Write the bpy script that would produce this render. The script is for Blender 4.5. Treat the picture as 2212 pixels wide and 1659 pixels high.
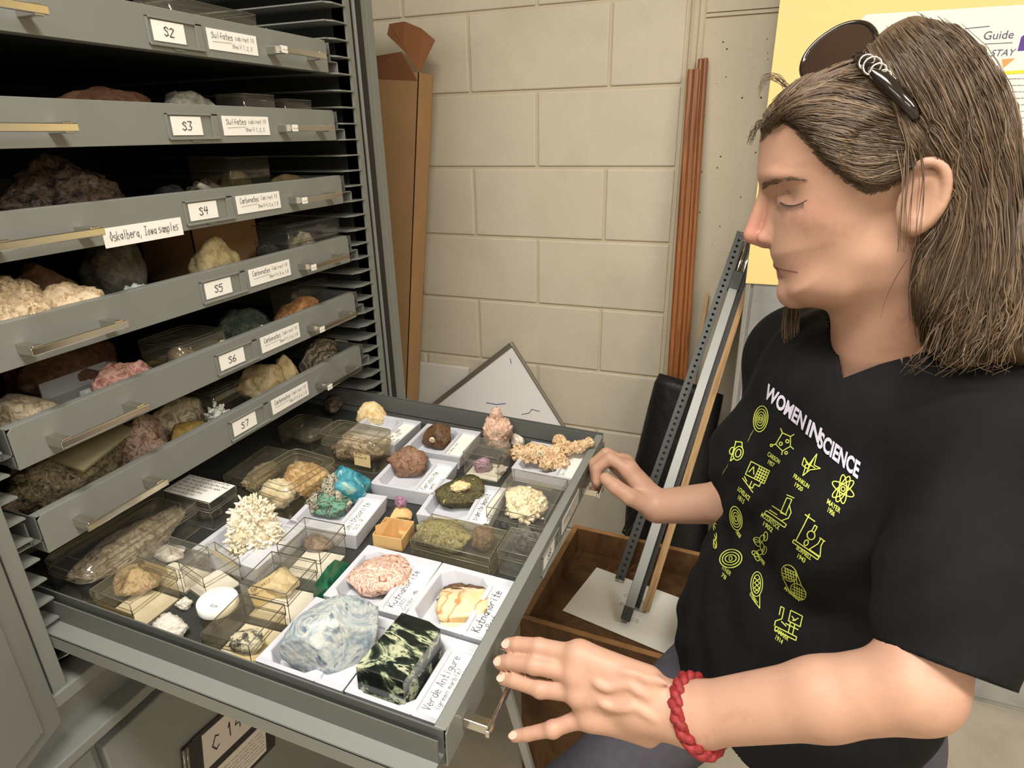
import bpy, bmesh, math, random
import numpy as np
from mathutils import Vector, Matrix, noise
from mathutils.bvhtree import BVHTree
for o in list(bpy.data.objects): bpy.data.objects.remove(o)
S = bpy.context.scene
COL = S.collection
PI = math.pi
# ---------------------------------------------------------------- camera
def _basis(yaw, pit, rol):
    f = Vector((math.cos(yaw)*math.cos(pit), math.sin(yaw)*math.cos(pit), math.sin(pit)))
    r = f.cross(Vector((0, 0, 1))).normalized(); u = r.cross(f)
    return f, r*math.cos(rol)+u*math.sin(rol), -r*math.sin(rol)+u*math.cos(rol)
CF, CR, CU = _basis(1.9376, -0.3797, -0.0188)
CC = Vector((0.7532, -1.0656, 1.5)); FPX = 1352.5
cd = bpy.data.cameras.new('camera'); cam = bpy.data.objects.new('camera', cd); COL.objects.link(cam)
cd.sensor_fit = 'HORIZONTAL'; cd.sensor_width = 36; cd.lens = 36*FPX/2212; cd.clip_start = .02
cam.matrix_world = Matrix(((CR.x, CU.x, -CF.x, CC.x), (CR.y, CU.y, -CF.y, CC.y), (CR.z, CU.z, -CF.z, CC.z), (0, 0, 0, 1)))
S.camera = cam
# ---------------------------------------------------------------- light
w = bpy.data.worlds.new('world'); S.world = w; w.use_nodes = True
w.node_tree.nodes['Background'].inputs[0].default_value = (1, .93, .82, 1)
w.node_tree.nodes['Background'].inputs[1].default_value = .15
def area(loc, sx, sy, power, col=(1, .955, .885), rot=(0, 0, 0)):
    l = bpy.data.lights.new('ceiling_lamp_light', 'AREA'); l.shape = 'RECTANGLE'; l.size = sx; l.size_y = sy
    l.energy = power; l.color = col
    o = bpy.data.objects.new('ceiling_lamp_light', l); COL.objects.link(o); o.location = loc; o.rotation_euler = rot
    return o
area((.45, -1.05, 2.66), 1.2, .28, 31)
area((2.3, -1.05, 2.66), 1.2, .28, 22)
area((.45, -2.9, 2.66), 1.2, .28, 22)
area((2.3, -2.9, 2.66), 1.2, .28, 22)
S.cycles.transparent_max_bounces = 32
S.view_settings.view_transform = 'Standard'; S.view_settings.look = 'None'
S.view_settings.gamma = 1; S.view_settings.exposure = .55; S.view_settings.use_curve_mapping = False

# ---------------------------------------------------------------- pixel helpers (measuring the photograph)
def ray(px, py): return CF+CR*((px-1106)/FPX)-CU*((py-829.5)/FPX)
def hit(px, py, ax, v):
    d = ray(px, py); return CC+d*((v-CC[ax])/d[ax])
def dep(px, py, t): return CC+ray(px, py)*t

# ---------------------------------------------------------------- mesh builder
def lin(c):
    return tuple((x/255/12.92 if x/255 <= .04045 else ((x/255+.055)/1.055)**2.4) for x in c)
class MB:
    def __init__(s): s.v = []; s.f = []; s.m = []; s.sm = []
    def add(s, vs, fs, m=0, smooth=False, M=None):
        b = len(s.v)
        if M is not None: vs = [M @ Vector(v) for v in vs]
        s.v += [tuple(v) for v in vs]
        for f in fs: s.f.append([b+i for i in f]); s.m.append(m); s.sm.append(smooth)
        return s
    def box(s, a, b, m=0, M=None):
        x0, y0, z0 = a; x1, y1, z1 = b
        x0, x1 = min(x0, x1), max(x0, x1); y0, y1 = min(y0, y1), max(y0, y1); z0, z1 = min(z0, z1), max(z0, z1)
        vs = [(x0,y0,z0),(x1,y0,z0),(x1,y1,z0),(x0,y1,z0),(x0,y0,z1),(x1,y0,z1),(x1,y1,z1),(x0,y1,z1)]
        return s.add(vs, [(0,3,2,1),(4,5,6,7),(0,1,5,4),(1,2,6,5),(2,3,7,6),(3,0,4,7)], m, False, M)
    def prism(s, poly, z0, z1, m=0, M=None, smooth=False):
        n = len(poly); vs = [(p[0], p[1], z0) for p in poly]+[(p[0], p[1], z1) for p in poly]
        fs = [tuple(range(n-1, -1, -1)), tuple(range(n, 2*n))]+[(i, (i+1) % n, n+(i+1) % n, n+i) for i in range(n)]
        return s.add(vs, fs, m, smooth, M)
    def tube(s, path, r, n=8, m=0, M=None, caps=True, smooth=True, flat=1.0):
        P = [Vector(p) for p in path]; rr = r if hasattr(r, '__len__') else [r]*len(P)
        vs = []; up = None
        for i, p in enumerate(P):
            d = (P[min(i+1, len(P)-1)]-P[max(i-1, 0)]); d = d.normalized() if d.length > 1e-9 else Vector((0, 0, 1))
            if up is None:
                up = Vector((0, 0, 1)) if abs(d.z) < .9 else Vector((1, 0, 0))
            a = d.cross(up);
            if a.length < 1e-6: a = d.orthogonal()
            a.normalize(); b = a.cross(d).normalized(); up = b
            for k in range(n):
                t = 2*PI*k/n; vs.append(p+a*math.cos(t)*rr[i]+b*math.sin(t)*rr[i]*flat)
        fs = []
        for i in range(len(P)-1):
            for k in range(n):
                fs.append((i*n+k, i*n+(k+1) % n, (i+1)*n+(k+1) % n, (i+1)*n+k))
        if caps: fs.append(tuple(range(n-1, -1, -1))); fs.append(tuple(range((len(P)-1)*n, len(P)*n)))
        return s.add(vs, fs, m, smooth, M)
    def ribbon(s, pts, w, m=0, M=None, z=0):
        for a, b in zip(pts[:-1], pts[1:]):
            a = Vector((a[0], a[1], z)); b = Vector((b[0], b[1], z)); d = b-a
            if d.length < 1e-7: continue
            d.normalize(); n = Vector((-d.y, d.x, 0))*w/2; a2 = a-d*w*.4; b2 = b+d*w*.4
            s.add([a2-n, b2-n, b2+n, a2+n], [(0, 1, 2, 3)], m, False, M)
        return s
    def lathe(s, prof, n=24, m=0, M=None, smooth=True):
        vs = []; k = len(prof)
        for i in range(n):
            t = 2*PI*i/n
            for r, z in prof: vs.append((r*math.cos(t), r*math.sin(t), z))
        fs = [(i*k+j, ((i+1) % n)*k+j, ((i+1) % n)*k+j+1, i*k+j+1) for i in range(n) for j in range(k-1)]
        return s.add(vs, fs, m, smooth, M)
    def build(s, name, mats, parent=None, bevel=0, M=None, seg=2):
        me = bpy.data.meshes.new(name); me.from_pydata(s.v, [], s.f)
        if not isinstance(mats, (list, tuple)): mats = [mats]
        for m in mats: me.materials.append(m)
        me.polygons.foreach_set('material_index', s.m); me.polygons.foreach_set('use_smooth', s.sm)
        me.update()
        o = bpy.data.objects.new(name, me); COL.objects.link(o)
        if parent is not None: o.parent = parent
        if M is not None: o.matrix_basis = M
        if bevel:
            b = o.modifiers.new('bevel', 'BEVEL'); b.width = bevel; b.segments = seg; b.limit_method = 'ANGLE'; b.angle_limit = .7
        return o
def npmesh(name, V, F, mats, parent=None, smooth=True, mi=None):
    me = bpy.data.meshes.new(name); V = np.asarray(V, np.float32); F = np.asarray(F, np.int32)
    k = F.shape[1]
    me.vertices.add(len(V)); me.vertices.foreach_set('co', V.ravel())
    me.loops.add(F.size); me.loops.foreach_set('vertex_index', F.ravel())
    me.polygons.add(len(F)); me.polygons.foreach_set('loop_start', np.arange(0, F.size, k, dtype=np.int32))
    me.polygons.foreach_set('loop_total', np.full(len(F), k, np.int32))
    me.polygons.foreach_set('use_smooth', np.full(len(F), smooth))
    if not isinstance(mats, (list, tuple)): mats = [mats]
    for m in mats: me.materials.append(m)
    if mi is not None: me.polygons.foreach_set('material_index', np.asarray(mi, np.int32))
    me.update(); me.validate()
    o = bpy.data.objects.new(name, me); COL.objects.link(o)
    if parent is not None: o.parent = parent
    return o
def tag(o, label=None, cat=None, group=None, kind=None):
    if label: o['label'] = label
    if cat: o['category'] = cat
    if group: o['group'] = group
    if kind: o['kind'] = kind
    return o
def thing(name, label, cat, M=None, group=None):
    o = bpy.data.objects.new(name, None); COL.objects.link(o); o.empty_display_size = .02
    if M is not None: o.matrix_world = M
    return tag(o, label, cat, group)
def copy_tree(o, parent=None):
    c = o.copy(); COL.objects.link(c); c.parent = parent
    for ch in o.children: copy_tree(ch, c)
    return c
def T(x, y, z): return Matrix.Translation((x, y, z))
def RZ(a): return Matrix.Rotation(a, 4, 'Z')
def RX(a): return Matrix.Rotation(a, 4, 'X')
def RY(a): return Matrix.Rotation(a, 4, 'Y')
def SC(x, y, z): return Matrix.Diagonal((x, y, z, 1))

# ---------------------------------------------------------------- materials
def newmat(name):
    m = bpy.data.materials.new(name); m.use_nodes = True
    nt = m.node_tree; b = nt.nodes['Principled BSDF']; return m, nt, b
def simple(name, col, rough=.6, metal=0, noisy=0, nscale=20, bump=0, bscale=200, spec=.5, bdist=.001):
    m, nt, b = newmat(name); c = lin(col)
    b.inputs['Base Color'].default_value = (*c, 1); b.inputs['Roughness'].default_value = rough
    b.inputs['Metallic'].default_value = metal; b.inputs['Specular IOR Level'].default_value = spec
    if noisy or bump:
        tc = nt.nodes.new('ShaderNodeTexCoord')
    if noisy:
        n = nt.nodes.new('ShaderNodeTexNoise'); n.inputs['Scale'].default_value = nscale; n.inputs['Detail'].default_value = 6
        r = nt.nodes.new('ShaderNodeValToRGB'); r.color_ramp.elements[0].position = .3; r.color_ramp.elements[1].position = .7
        r.color_ramp.elements[0].color = (*[x*(1-noisy) for x in c], 1); r.color_ramp.elements[1].color = (*[min(1, x*(1+noisy)) for x in c], 1)
        nt.links.new(tc.outputs['Object'], n.inputs['Vector']); nt.links.new(n.outputs['Fac'], r.inputs[0]); nt.links.new(r.outputs[0], b.inputs['Base Color'])
    if bump:
        n = nt.nodes.new('ShaderNodeTexNoise'); n.inputs['Scale'].default_value = bscale; n.inputs['Detail'].default_value = 4
        bp = nt.nodes.new('ShaderNodeBump'); bp.inputs['Strength'].default_value = bump; bp.inputs['Distance'].default_value = bdist
        nt.links.new(tc.outputs['Object'], n.inputs['Vector']); nt.links.new(n.outputs['Fac'], bp.inputs['Height']); nt.links.new(bp.outputs[0], b.inputs['Normal'])
    return m
def rockmat(name, cols, scale=30, rough=.75, bump=.6, dist=1.0, seed=0, kind='noise', bscale=90, stretch=(1, 1, 1), pos=None, detail=8, bdist=.002, spec=.3):
    m, nt, b = newmat(name); L = nt.links.new
    tc = nt.nodes.new('ShaderNodeTexCoord'); mp = nt.nodes.new('ShaderNodeMapping')
    mp.inputs['Location'].default_value = (seed*1.7, seed*.9, seed*2.3); mp.inputs['Scale'].default_value = stretch
    L(tc.outputs['Object'], mp.inputs['Vector'])
    if kind == 'wave':
        n = nt.nodes.new('ShaderNodeTexWave'); n.inputs['Scale'].default_value = scale; n.inputs['Distortion'].default_value = dist
        n.inputs['Detail'].default_value = 5; n.inputs['Detail Scale'].default_value = 1.6; out = n.outputs['Fac']
    elif kind == 'vor':
        n = nt.nodes.new('ShaderNodeTexVoronoi'); n.inputs['Scale'].default_value = scale; out = n.outputs['Distance']
    else:
        n = nt.nodes.new('ShaderNodeTexNoise'); n.inputs['Scale'].default_value = scale; n.inputs['Detail'].default_value = detail
        n.inputs['Distortion'].default_value = dist; n.inputs['Roughness'].default_value = .62; out = n.outputs['Fac']
    L(mp.outputs[0], n.inputs['Vector'])
    r = nt.nodes.new('ShaderNodeValToRGB'); e = r.color_ramp.elements
    k = len(cols); lo, hi = (.34, .66) if kind == 'noise' else (.05, .95)
    ps = pos or [lo+(hi-lo)*i/(k-1) for i in range(k)]
    while len(e) < k: e.new(.5)
    for i in range(k): e[i].position = ps[i]; e[i].color = (*lin(cols[i]), 1)
    L(out, r.inputs[0]); L(r.outputs[0], b.inputs['Base Color'])
    n2 = nt.nodes.new('ShaderNodeTexNoise'); n2.inputs['Scale'].default_value = bscale; n2.inputs['Detail'].default_value = 6
    bp = nt.nodes.new('ShaderNodeBump'); bp.inputs['Strength'].default_value = bump; bp.inputs['Distance'].default_value = bdist
    L(mp.outputs[0], n2.inputs['Vector']); L(n2.outputs['Fac'], bp.inputs['Height']); L(bp.outputs[0], b.inputs['Normal'])
    b.inputs['Roughness'].default_value = rough; b.inputs['Specular IOR Level'].default_value = spec
    return m
def clearmat(name, tint=(250, 248, 240), gloss=.10, rough=.05, opac=0):
    m = bpy.data.materials.new(name); m.use_nodes = True; nt = m.node_tree; nt.nodes.clear(); L = nt.links.new
    out = nt.nodes.new('ShaderNodeOutputMaterial'); t = nt.nodes.new('ShaderNodeBsdfTransparent'); g = nt.nodes.new('ShaderNodeBsdfGlossy')
    t.inputs[0].default_value = (*lin(tint), 1); g.inputs['Roughness'].default_value = rough; g.inputs[0].default_value = (.9, .9, .9, 1)
    fr = nt.nodes.new('ShaderNodeLayerWeight'); pw = nt.nodes.new('ShaderNodeMath'); pw.operation = 'POWER'; pw.inputs[1].default_value = 4
    mx = nt.nodes.new('ShaderNodeMixShader'); ma = nt.nodes.new('ShaderNodeMath'); ma.operation = 'MULTIPLY_ADD'; ma.inputs[1].default_value = .55; ma.inputs[2].default_value = gloss*.35
    L(fr.outputs['Facing'], pw.inputs[0]); L(pw.outputs[0], ma.inputs[0]); L(ma.outputs[0], mx.inputs[0]); L(t.outputs[0], mx.inputs[1]); L(g.outputs[0], mx.inputs[2])
    last = mx.outputs[0]
    if opac:
        d = nt.nodes.new('ShaderNodeBsdfDiffuse'); d.inputs[0].default_value = (*lin(tint), 1)
        m2 = nt.nodes.new('ShaderNodeMixShader'); m2.inputs[0].default_value = opac; L(last, m2.inputs[1]); L(d.outputs[0], m2.inputs[2]); last = m2.outputs[0]
    L(last, out.inputs[0]); return m
STEEL = simple('grey painted steel', (122, 124, 119), .45, 0, .05, 3, .06, 500)
STEEL_SIDE_SHADE = simple('grey drawer body steel', (94, 96, 92), .5, 0, .05, 5)  # drawer side walls and channels: their shade is put into the colour
STEEL_IN = simple('grey steel interior', (95, 98, 93), .5)
STEEL_INNER_SHADE = simple('dark steel groove', (52, 54, 52), .5)  # carcass, drawer floors and screw hole: interior shade painted as dark steel
CHROME = simple('chrome', (215, 212, 205), .18, 1)
RUBBER = simple('black gasket', (18, 18, 18), .6)
PAPER = simple('white paper', (240, 238, 232), .8)
CREAM = simple('cream card', (226, 212, 176), .8)
TRAYM = simple('white plastic tray', (198, 200, 208), .4, spec=.4)
INK = simple('black ink', (28, 28, 32), .7)
INKG = simple('grey pencil', (105, 105, 108), .8)
INKB = simple('blue ink', (60, 70, 130), .7)
CLEAR = clearmat('clear plastic', (252, 251, 248), .14, .05, .03)
CLEAR_D = clearmat('aged clear plastic', (245, 240, 226), .14, .1, .03)
EDGE = clearmat('clear plastic edge', (176, 170, 148), .3, .15, .3)
EDGE_D = clearmat('dark clear edge', (120, 116, 100), .3, .15, .4)

# ---------------------------------------------------------------- handwriting (single-stroke letters)
GL = {'S':"47 28 07 16 35 43 22 03",'a':"45 26 04 13 32 44|46 42",'b':"09 02 32 44 26 05",'c':"45 26 04 12 42",'d':"46 16 04 12 32 45|49 42",
'e':"04 44 35 16 04 12 42",'f':"49 28 22|05 45",'g':"46 16 04 13 33 45|46 41 20 00",'h':"09 02|05 26 45 42",'i':"26 22|27 28",'j':"26 20 00",'k':"09 02|46 04 42",
'l':"29 22",'m':"06 02|05 16 25 22|25 36 45 42",'n':"06 02|05 26 45 42",'o':"26 04 22 44 26",'p':"06 00|06 36 44 22 03",'q':"46 16 04 22 44|46 40",'r':"06 02|04 26 46",
's':"46 16 05 34 43 32 02",'t':"29 22 42|06 46",'u':"06 03 22 43|46 42",'v':"06 22 46",'w':"06 12 25 32 46",'x':"06 42|46 02",'y':"06 23|46 00",'z':"06 46 02 42",
'I':"09 49|29 22|02 42",'O':"29 05 22 45 29",'K':"09 02|49 05 42",'V':"09 22 49",'A':"02 29 42|14 34",'C':"48 29 05 22 43",'R':"02 09 39 46 05 42",'M':"02 09 25 49 42",
'N':"02 09 42 49",'D':"02 09 38 43 02",'B':"02 09 38 36 05 43 02",'P':"02 09 39 46 05",'T':"09 49|29 22",'L':"09 02 42",'G':"48 29 05 22 43 45 25",'E':"49 09 02 42|05 35",
'U':"09 03 22 43 49",'W':"09 12 25 32 49",'Y':"09 25 49|25 22",'H':"09 02|49 42|05 45",'F':"49 09 02|05 35",
'1':"17 29 22",'2':"07 28 47 02 42",'3':"08 48 25 44 32 02",'4':"18 05 45|38 32",'5':"48 08 06 36 44 32 02",'6':"38 05 03 22 43 35 05",'7':"08 48 22",'8':"25 07 29 47 25 03 22 43 25",'9':"45 26 07 28 47 42",
'0':"29 05 22 45 29",',':"22 10",'.':"22 23",'(':"39 15 31",')':"19 35 11",'#':"14 19|34 39|06 46|04 44"," ":"",'-':"15 35"}
def hand(txt, h, seed=0, slant=.12, sp=1.0):
    """polylines of hand lettering, height h for capitals, baseline at y=0"""
    rnd = random.Random(seed); u = h/7; x = 0; out = []
    for ch in txt:
        g = GL.get(ch, ''); jy = rnd.uniform(-.25, .25)*u
        for st in g.split('|'):
            if not st: continue
            pts = []
            for p in st.split():
                X = int(p[0])*u*.9; Y = (int(p[1])-2)*u+jy
                pts.append((x+X+Y*slant+rnd.uniform(-.12, .12)*u, Y+rnd.uniform(-.12, .12)*u))
            out.append(pts)
        x += (5.0 if ch != ' ' else 3.2)*u*sp
    return out, x
def write(mb, txt, h, x, y, m, M, pen=None, z=.0006, seed=0, fit=None, slant=.12):
    pl, w = hand(txt, h, seed, slant)
    k = min(1, fit/w) if fit else 1
    for p in pl: mb.ribbon([(x+a*k, y+b) for a, b in p], pen or h*.09, m, M, z)
def scribble(mb, w, h, x, y, m, M, pen, z=.0006, seed=0):
    rnd = random.Random(seed); cx = 0
    while cx < w:
        wl = rnd.uniform(.08, .2)*w; n = max(3, int(wl/(h*.45)))
        mb.ribbon([(x+cx+wl*i/n, y+(h*rnd.uniform(.4, 1) if i % 2 else h*rnd.uniform(0, .3))) for i in range(n+1)], pen, m, M, z)
        cx += wl+h*.6
# ================================================================ SETTING
WALLM = rockmat('painted concrete block', [(196, 187, 168), (205, 196, 177), (200, 191, 172)], 3, .55, .35, 0, 1, bscale=150, bdist=.0015, spec=.35)
WALLR = rockmat('painted concrete panel', [(196, 186, 165), (203, 193, 171)], 4, .6, .5, 0, 2, bscale=120, bdist=.002, spec=.3)
MORT = simple('painted mortar', (196, 184, 160), .6, 0, .05, 8, .4, 200)
YW = .7611; BZ = 1.8141; BX = -.0615; B = .2032
mb = MB(); mb.box((-.9, YW+.005, 0), (.56, YW+.06, 2.75), 1)
k = -5
for k in range(-5, 9):
    z1 = BZ-k*B; z0 = z1-B
    if z1 < 0.01: continue
    z0 = max(z0, .002); off = BX+(B if k % 2 else 0)
    n = -3
    while off+n*2*B < .53:
        x0 = off+n*2*B; x1 = min(x0+2*B, .538)
        if x1 > -.88: mb.box((max(x0, -.9)+.004, YW, z0+.004), (x1-.004, YW+.04, min(z1, 2.75)-.004), 0)
        n += 1
o = mb.build('wall_back', [WALLM, MORT], bevel=.0035); o['kind'] = 'structure'
mb = MB(); mb.box((.54, YW+.004, 0), (.60, YW+.06, 2.75), 1)
mb.tube([(.556, YW+.007, 0), (.556, YW+.007, 2.75)], .013, 8, 1)
mb.box((.582, YW-.002, 0), (3.4, YW+.04, 1.752), 0); mb.box((.582, YW+.002, 1.7525), (3.4, YW+.05, 1.7685), 1); mb.box((.582, YW-.002, 1.769), (3.4, YW+.04, 2.75), 0)
mb.box((.582, YW-.003, 1.759), (3.4, YW+.03, 1.763), 0)
rnd = random.Random(5)
for i in range(26):   # chips and nail holes in the paint
    x = rnd.uniform(.6, .74); z = rnd.uniform(1.1, 1.74); r = rnd.uniform(.0008, .003)
    mb.lathe([(0, 0), (r, 0), (r*.6, .0006), (0, .0008)], 6, 2, T(x, YW-.0022, z) @ RX(PI/2))
o = mb.build('wall_right_of_joint', [WALLR, MORT, simple('chipped paint', (70, 62, 52), .9)], bevel=.002); o['kind'] = 'structure'; o.name = 'wall_back_pier'
FLOORM = rockmat('worn beige floor tile', [(166, 158, 142), (176, 168, 152), (184, 176, 160)], 6, .5, .2, .4, 4)
for nm, a, b, m in [('floor', (-.9, -3.6, -.05), (3.4, YW+.05, 0), FLOORM), ('wall_left', (-.95, -3.6, 0), (-.9, YW+.05, 2.75), WALLR),
                    ('wall_front', (-.9, -3.65, 0), (3.4, -3.6, 2.75), WALLR), ('wall_right', (3.4, -3.6, 0), (3.45, YW+.05, 2.75), WALLR)]:
    mb = MB(); mb.box(a, b); o = mb.build(nm, m); o['kind'] = 'structure'
mb = MB(); mb.box((-.9, -3.6, 2.75), (3.4, YW+.05, 2.8)); o = mb.build('ceiling', simple('white ceiling tile', (225, 222, 212), .8)); o['kind'] = 'structure'

# ================================================================ UPPER STEEL CABINET
W = .678; PITCH = .1141; ZT = 1.5465; HF = .0517
cab = thing('steel_cabinet', 'tall grey steel specimen cabinet holding the open drawers, its right post beside the cardboard carton', 'cabinet', T(0, 0, .855))
mb = MB()
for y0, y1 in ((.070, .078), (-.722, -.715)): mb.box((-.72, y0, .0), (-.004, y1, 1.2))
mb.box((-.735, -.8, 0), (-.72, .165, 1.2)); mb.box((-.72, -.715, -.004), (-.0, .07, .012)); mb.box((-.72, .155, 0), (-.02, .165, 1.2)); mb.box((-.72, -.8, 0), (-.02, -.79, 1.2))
mb.build('carcass', STEEL_INNER_SHADE, cab)
mb = MB()   # right post: folded channel with gasket groove
mb.box((-.03, .070, 0), (.0, .088, 1.2)); mb.box((-.03, .096, 0), (.004, .100, 1.2)); mb.box((-.03, .121, 0), (.0, .14, 1.2)); mb.box((-.03, .14, 0), (-.006, .142, 1.2)); mb.box((-.03, .142, 0), (.0, .167, 1.2))
mb.build('post', STEEL, cab, .0012)
mb = MB(); mb.box((-.03, .089, 0), (-.001, .095, 1.2)); mb.box((-.03, .101, 0), (.0035, .120, 1.2)); mb.build('gasket', RUBBER, cab)
mb = MB(); mb.box((-.03, -.73, 0), (.012, -.713, 1.2)); mb.box((-.03, -.80, -.02), (.0, -.738, 1.2)); mb.build('post', STEEL, cab, .0012)
mb = MB(); mb.box((-.03, -.738, 0), (-.008, -.73, 1.2)); mb.build('gasket', RUBBER, cab)
mb = MB(); mb.box((-.03, -.80, -.006), (.016, .167, .014)); mb.build('sill', STEEL, cab, .002)
for k in range(-8, 23):
    z = ZT+.006-k*PITCH/4-.855
    if z > 1.2 or z < .02: continue
    for side in (0, 1):
        mb = MB(); ya, yb = (.012, .072) if side == 0 else (-.716, -.690)
        mb.box((-.70, ya, z-.0012), (-.006, yb, z+.0012)); yc = yb-.001 if side == 0 else ya+.001
        mb.prism([(-.006, ya+(.006 if side == 0 else 0)), (.002, ya+.018 if side == 0 else ya+.006), (.002, yb), (-.006, yb)], z-.001, z+.0015)
        mb.build('drawer_runner', STEEL, cab)
# door swung open to the left

mb = MB(); mb.box((0, -.55, 0), (.022, 0, 1.2)); mb.box((.022, -.53, .02), (.026, -.03, 1.18))
d = mb.build('door', STEEL, cab, .002, T(-.002, -.742, -.025) @ RZ(.36))
mb = MB(); mb.box((.0262, -.5, .30), (.031, -.008, .306)); mb.build('door_ledge', STEEL, d)

# ================================================================ LOWER CABINET
low = thing('base_cabinet', 'lower grey steel cabinet under the drawer cabinet, hung with the card marked C 14', 'cabinet', T(0, 0, 0))
mb = MB(); mb.box((-.72, -.80, .05), (-.004, .167, .835)); mb.build('carcass', STEEL, low, .002)
mb = MB(); mb.box((-.01, -.80, .774), (.030, .167, .790)); mb.box((-.01, -.80, .755), (.012, .167, .775)); mb.build('lip', STEEL, low, .002)
mb = MB(); mb.box((-.004, -.702, .06), (.014, -.02, .742)); mb.build('door', STEEL, low, .003)
mb = MB(); mb.box((-.004, -.80, .05), (.008, -.712, .75)); mb.build('post', STEEL, low, .002)
TF = Matrix(((0, 0, 1, 0), (1, 0, 0, 0), (0, 1, 0, 0), (0, 0, 0, 1)))   # text plane -> front face (+x)
# hanging card C 14
A = Vector((.024, -.573, .592)); 
cm = thing('card_pocket', 'clear pocket with two cards, the upper marked C 14, hanging on the lower cabinet door', 'card holder', T(.016, -.600, .612) @ TF @ RZ(-.16))
mb = MB(); mb.box((-.008, -.15, 0), (.012, .012, .003), 0); mb.tube([(-.006, .01, .004), (-.006, -.15, .004)], .003, 6, 1); mb.tube([(0, .01, .004), (0, -.15, .004)], .003, 6, 1)
mb.box((.012, -.15, 0), (.19, .014, .002), 0); mb.build('pocket', [simple('black pocket back', (40, 38, 38), .5), EDGE], cm)
mb = MB(); mb.box((.03, -.062, .002), (.135, .006, .0035)); write(mb, 'C 14', .026, .048, -.040, 1, None, .0022, .004, 3, slant=.0)
mb.build('card', [simple('aged white card', (205, 196, 190), .8), INK], cm)
mb = MB(); mb.prism([(.028, -.078), (.15, -.078), (.165, -.09), (.165, -.14), (.028, -.14)], .002, .0035)
for i in range(6): scribble(mb, .118, .004, .036, -.092-.0078*i, 1, None, .0006, .004, i)
mb.build('card', [simple('aged white card2', (212, 204, 196), .8), INKG], cm)

# ================================================================ DRAWERS
def make_drawer(no, y_label, lines, label, strip=False, M=None, depth=.70, tagon=True):
    t = thing('drawer', label, 'drawer', M, 'specimen drawers pulled from the steel cabinet')
    mb = MB(); c = .006
    mb.prism([(-W, -HF), (0, -HF), (0, -c), (-c, 0), (-W+c, 0), (-W, -c)], -.002, .0, 0, TF)
    mb.box((-.014, -W, -.0015), (-.001, 0, 0)) ; mb.box((-.014, -W, -.02), (-.0125, 0, 0)); mb.box((-.02, -W, -HF), (-.001, 0, -HF+.002))
    mb.build('front_panel', STEEL, t, .0006)
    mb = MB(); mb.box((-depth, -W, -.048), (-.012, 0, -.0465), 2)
    mb.box((-depth, -W, -.048), (-depth+.0015, 0, 0), 0)
    for s in (0, 1):
        g = (lambda v: -W-v) if s == 0 else (lambda v: v)
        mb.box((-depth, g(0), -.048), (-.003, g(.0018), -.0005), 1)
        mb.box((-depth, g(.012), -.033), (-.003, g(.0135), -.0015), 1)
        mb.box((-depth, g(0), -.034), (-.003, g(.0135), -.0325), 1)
        mb.box((-depth, g(.0135), -.033), (-.003, g(.034), -.0315), 0)
        mb.box((-depth, g(.0325), -.052), (-.003, g(.034), -.0315), 0)
        if s == 0: mb.lathe([(0, 0), (.004, 0)], 12, 2, T(-.028, g(.0342), -.044) @ RX(PI/2))
    mb.build('body', [STEEL, STEEL_SIDE_SHADE, STEEL_INNER_SHADE], t)
    for y0, y1 in ((-.646, -.526), (-.163, -.045)):
        mb = MB(); zc = -.031
        mb.box((.027, y0, zc-.0045), (.0315, y1, zc+.0045))
        for yy in (y0+.004, y1-.015): mb.box((0, yy, zc-.006), (.0285, yy+.011, zc+.006))
        mb.build('handle', CHROME, t, .001)
    mb = MB(); y0, y1, z0, z1 = -.379, -.288, -.046, -.012
    mb.box((0, y0, z1-.0025), (.0025, y1, z1)); mb.box((0, y0, z0), (.0045, y1, z0+.003)); mb.box((0, y0, z0), (.0025, y0+.003, z1)); mb.box((0, y1-.012, z0), (.0025, y1, z1))
    mb.prism([(-.010, 0), (.010, 0), (.006, -.0035), (-.006, -.0035)], 0, .002, 0, T(0, (y0+y1)/2, z0) @ TF)
    h = mb.build('card_holder', STEEL, t, .0005)
    mb = MB(); M1 = T(.0006, -.371, -.040) @ TF
    mb.box((0, 0, 0), (.052, .024, .0006), 0, M1); write(mb, no, .0125, .017, .0065, 1, M1, .0011, .0012, int(no[1:]))
    mb.build('card', [PAPER, INK], h)
    mb = MB(); M1 = T(.0005, -.279, -.041) @ TF
    mb.box((0, 0, 0), (.099, .027, .0006), 0, M1); write(mb, lines[0], .0085, .007, .0155, 1, M1, .0007, .0012, 1, fit=.042)
    write(mb, lines[1], .006, .053, .017, 1, M1, .0005, .0012, 2, fit=.040); write(mb, lines[2], .0055, .045, .0055, 1, M1, .0005, .0012, 3, fit=.048)
    mb.ribbon([(.008, .0105), (.045, .0118)], .0005, 1, M1, .0012)
    mb.build('content_label', [PAPER, INKG], t)
    mb = MB(); M1 = T(.0325, -.163, -.036) @ TF
    mb.box((0, 0, 0), (.014, .010, .0006), 0, M1); scribble(mb, .01, .003, .002, .003, 1, M1, .0004, .001, 4)
    mb.build('handle_tag', [PAPER, INKG], t)
    if strip:
        mb = MB(); M1 = T(.0006, -.508, -.056) @ TF @ RZ(.0)
        mb.box((0, 0, 0), (.120, .024, .0006), 0, M1); write(mb, 'Oskalbera, Iowa samples', .011, .008, .008, 1, M1, .0008, .0012, 5, fit=.105)
        mb.build('name_label', [PAPER, INKG], t)
    return t
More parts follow.
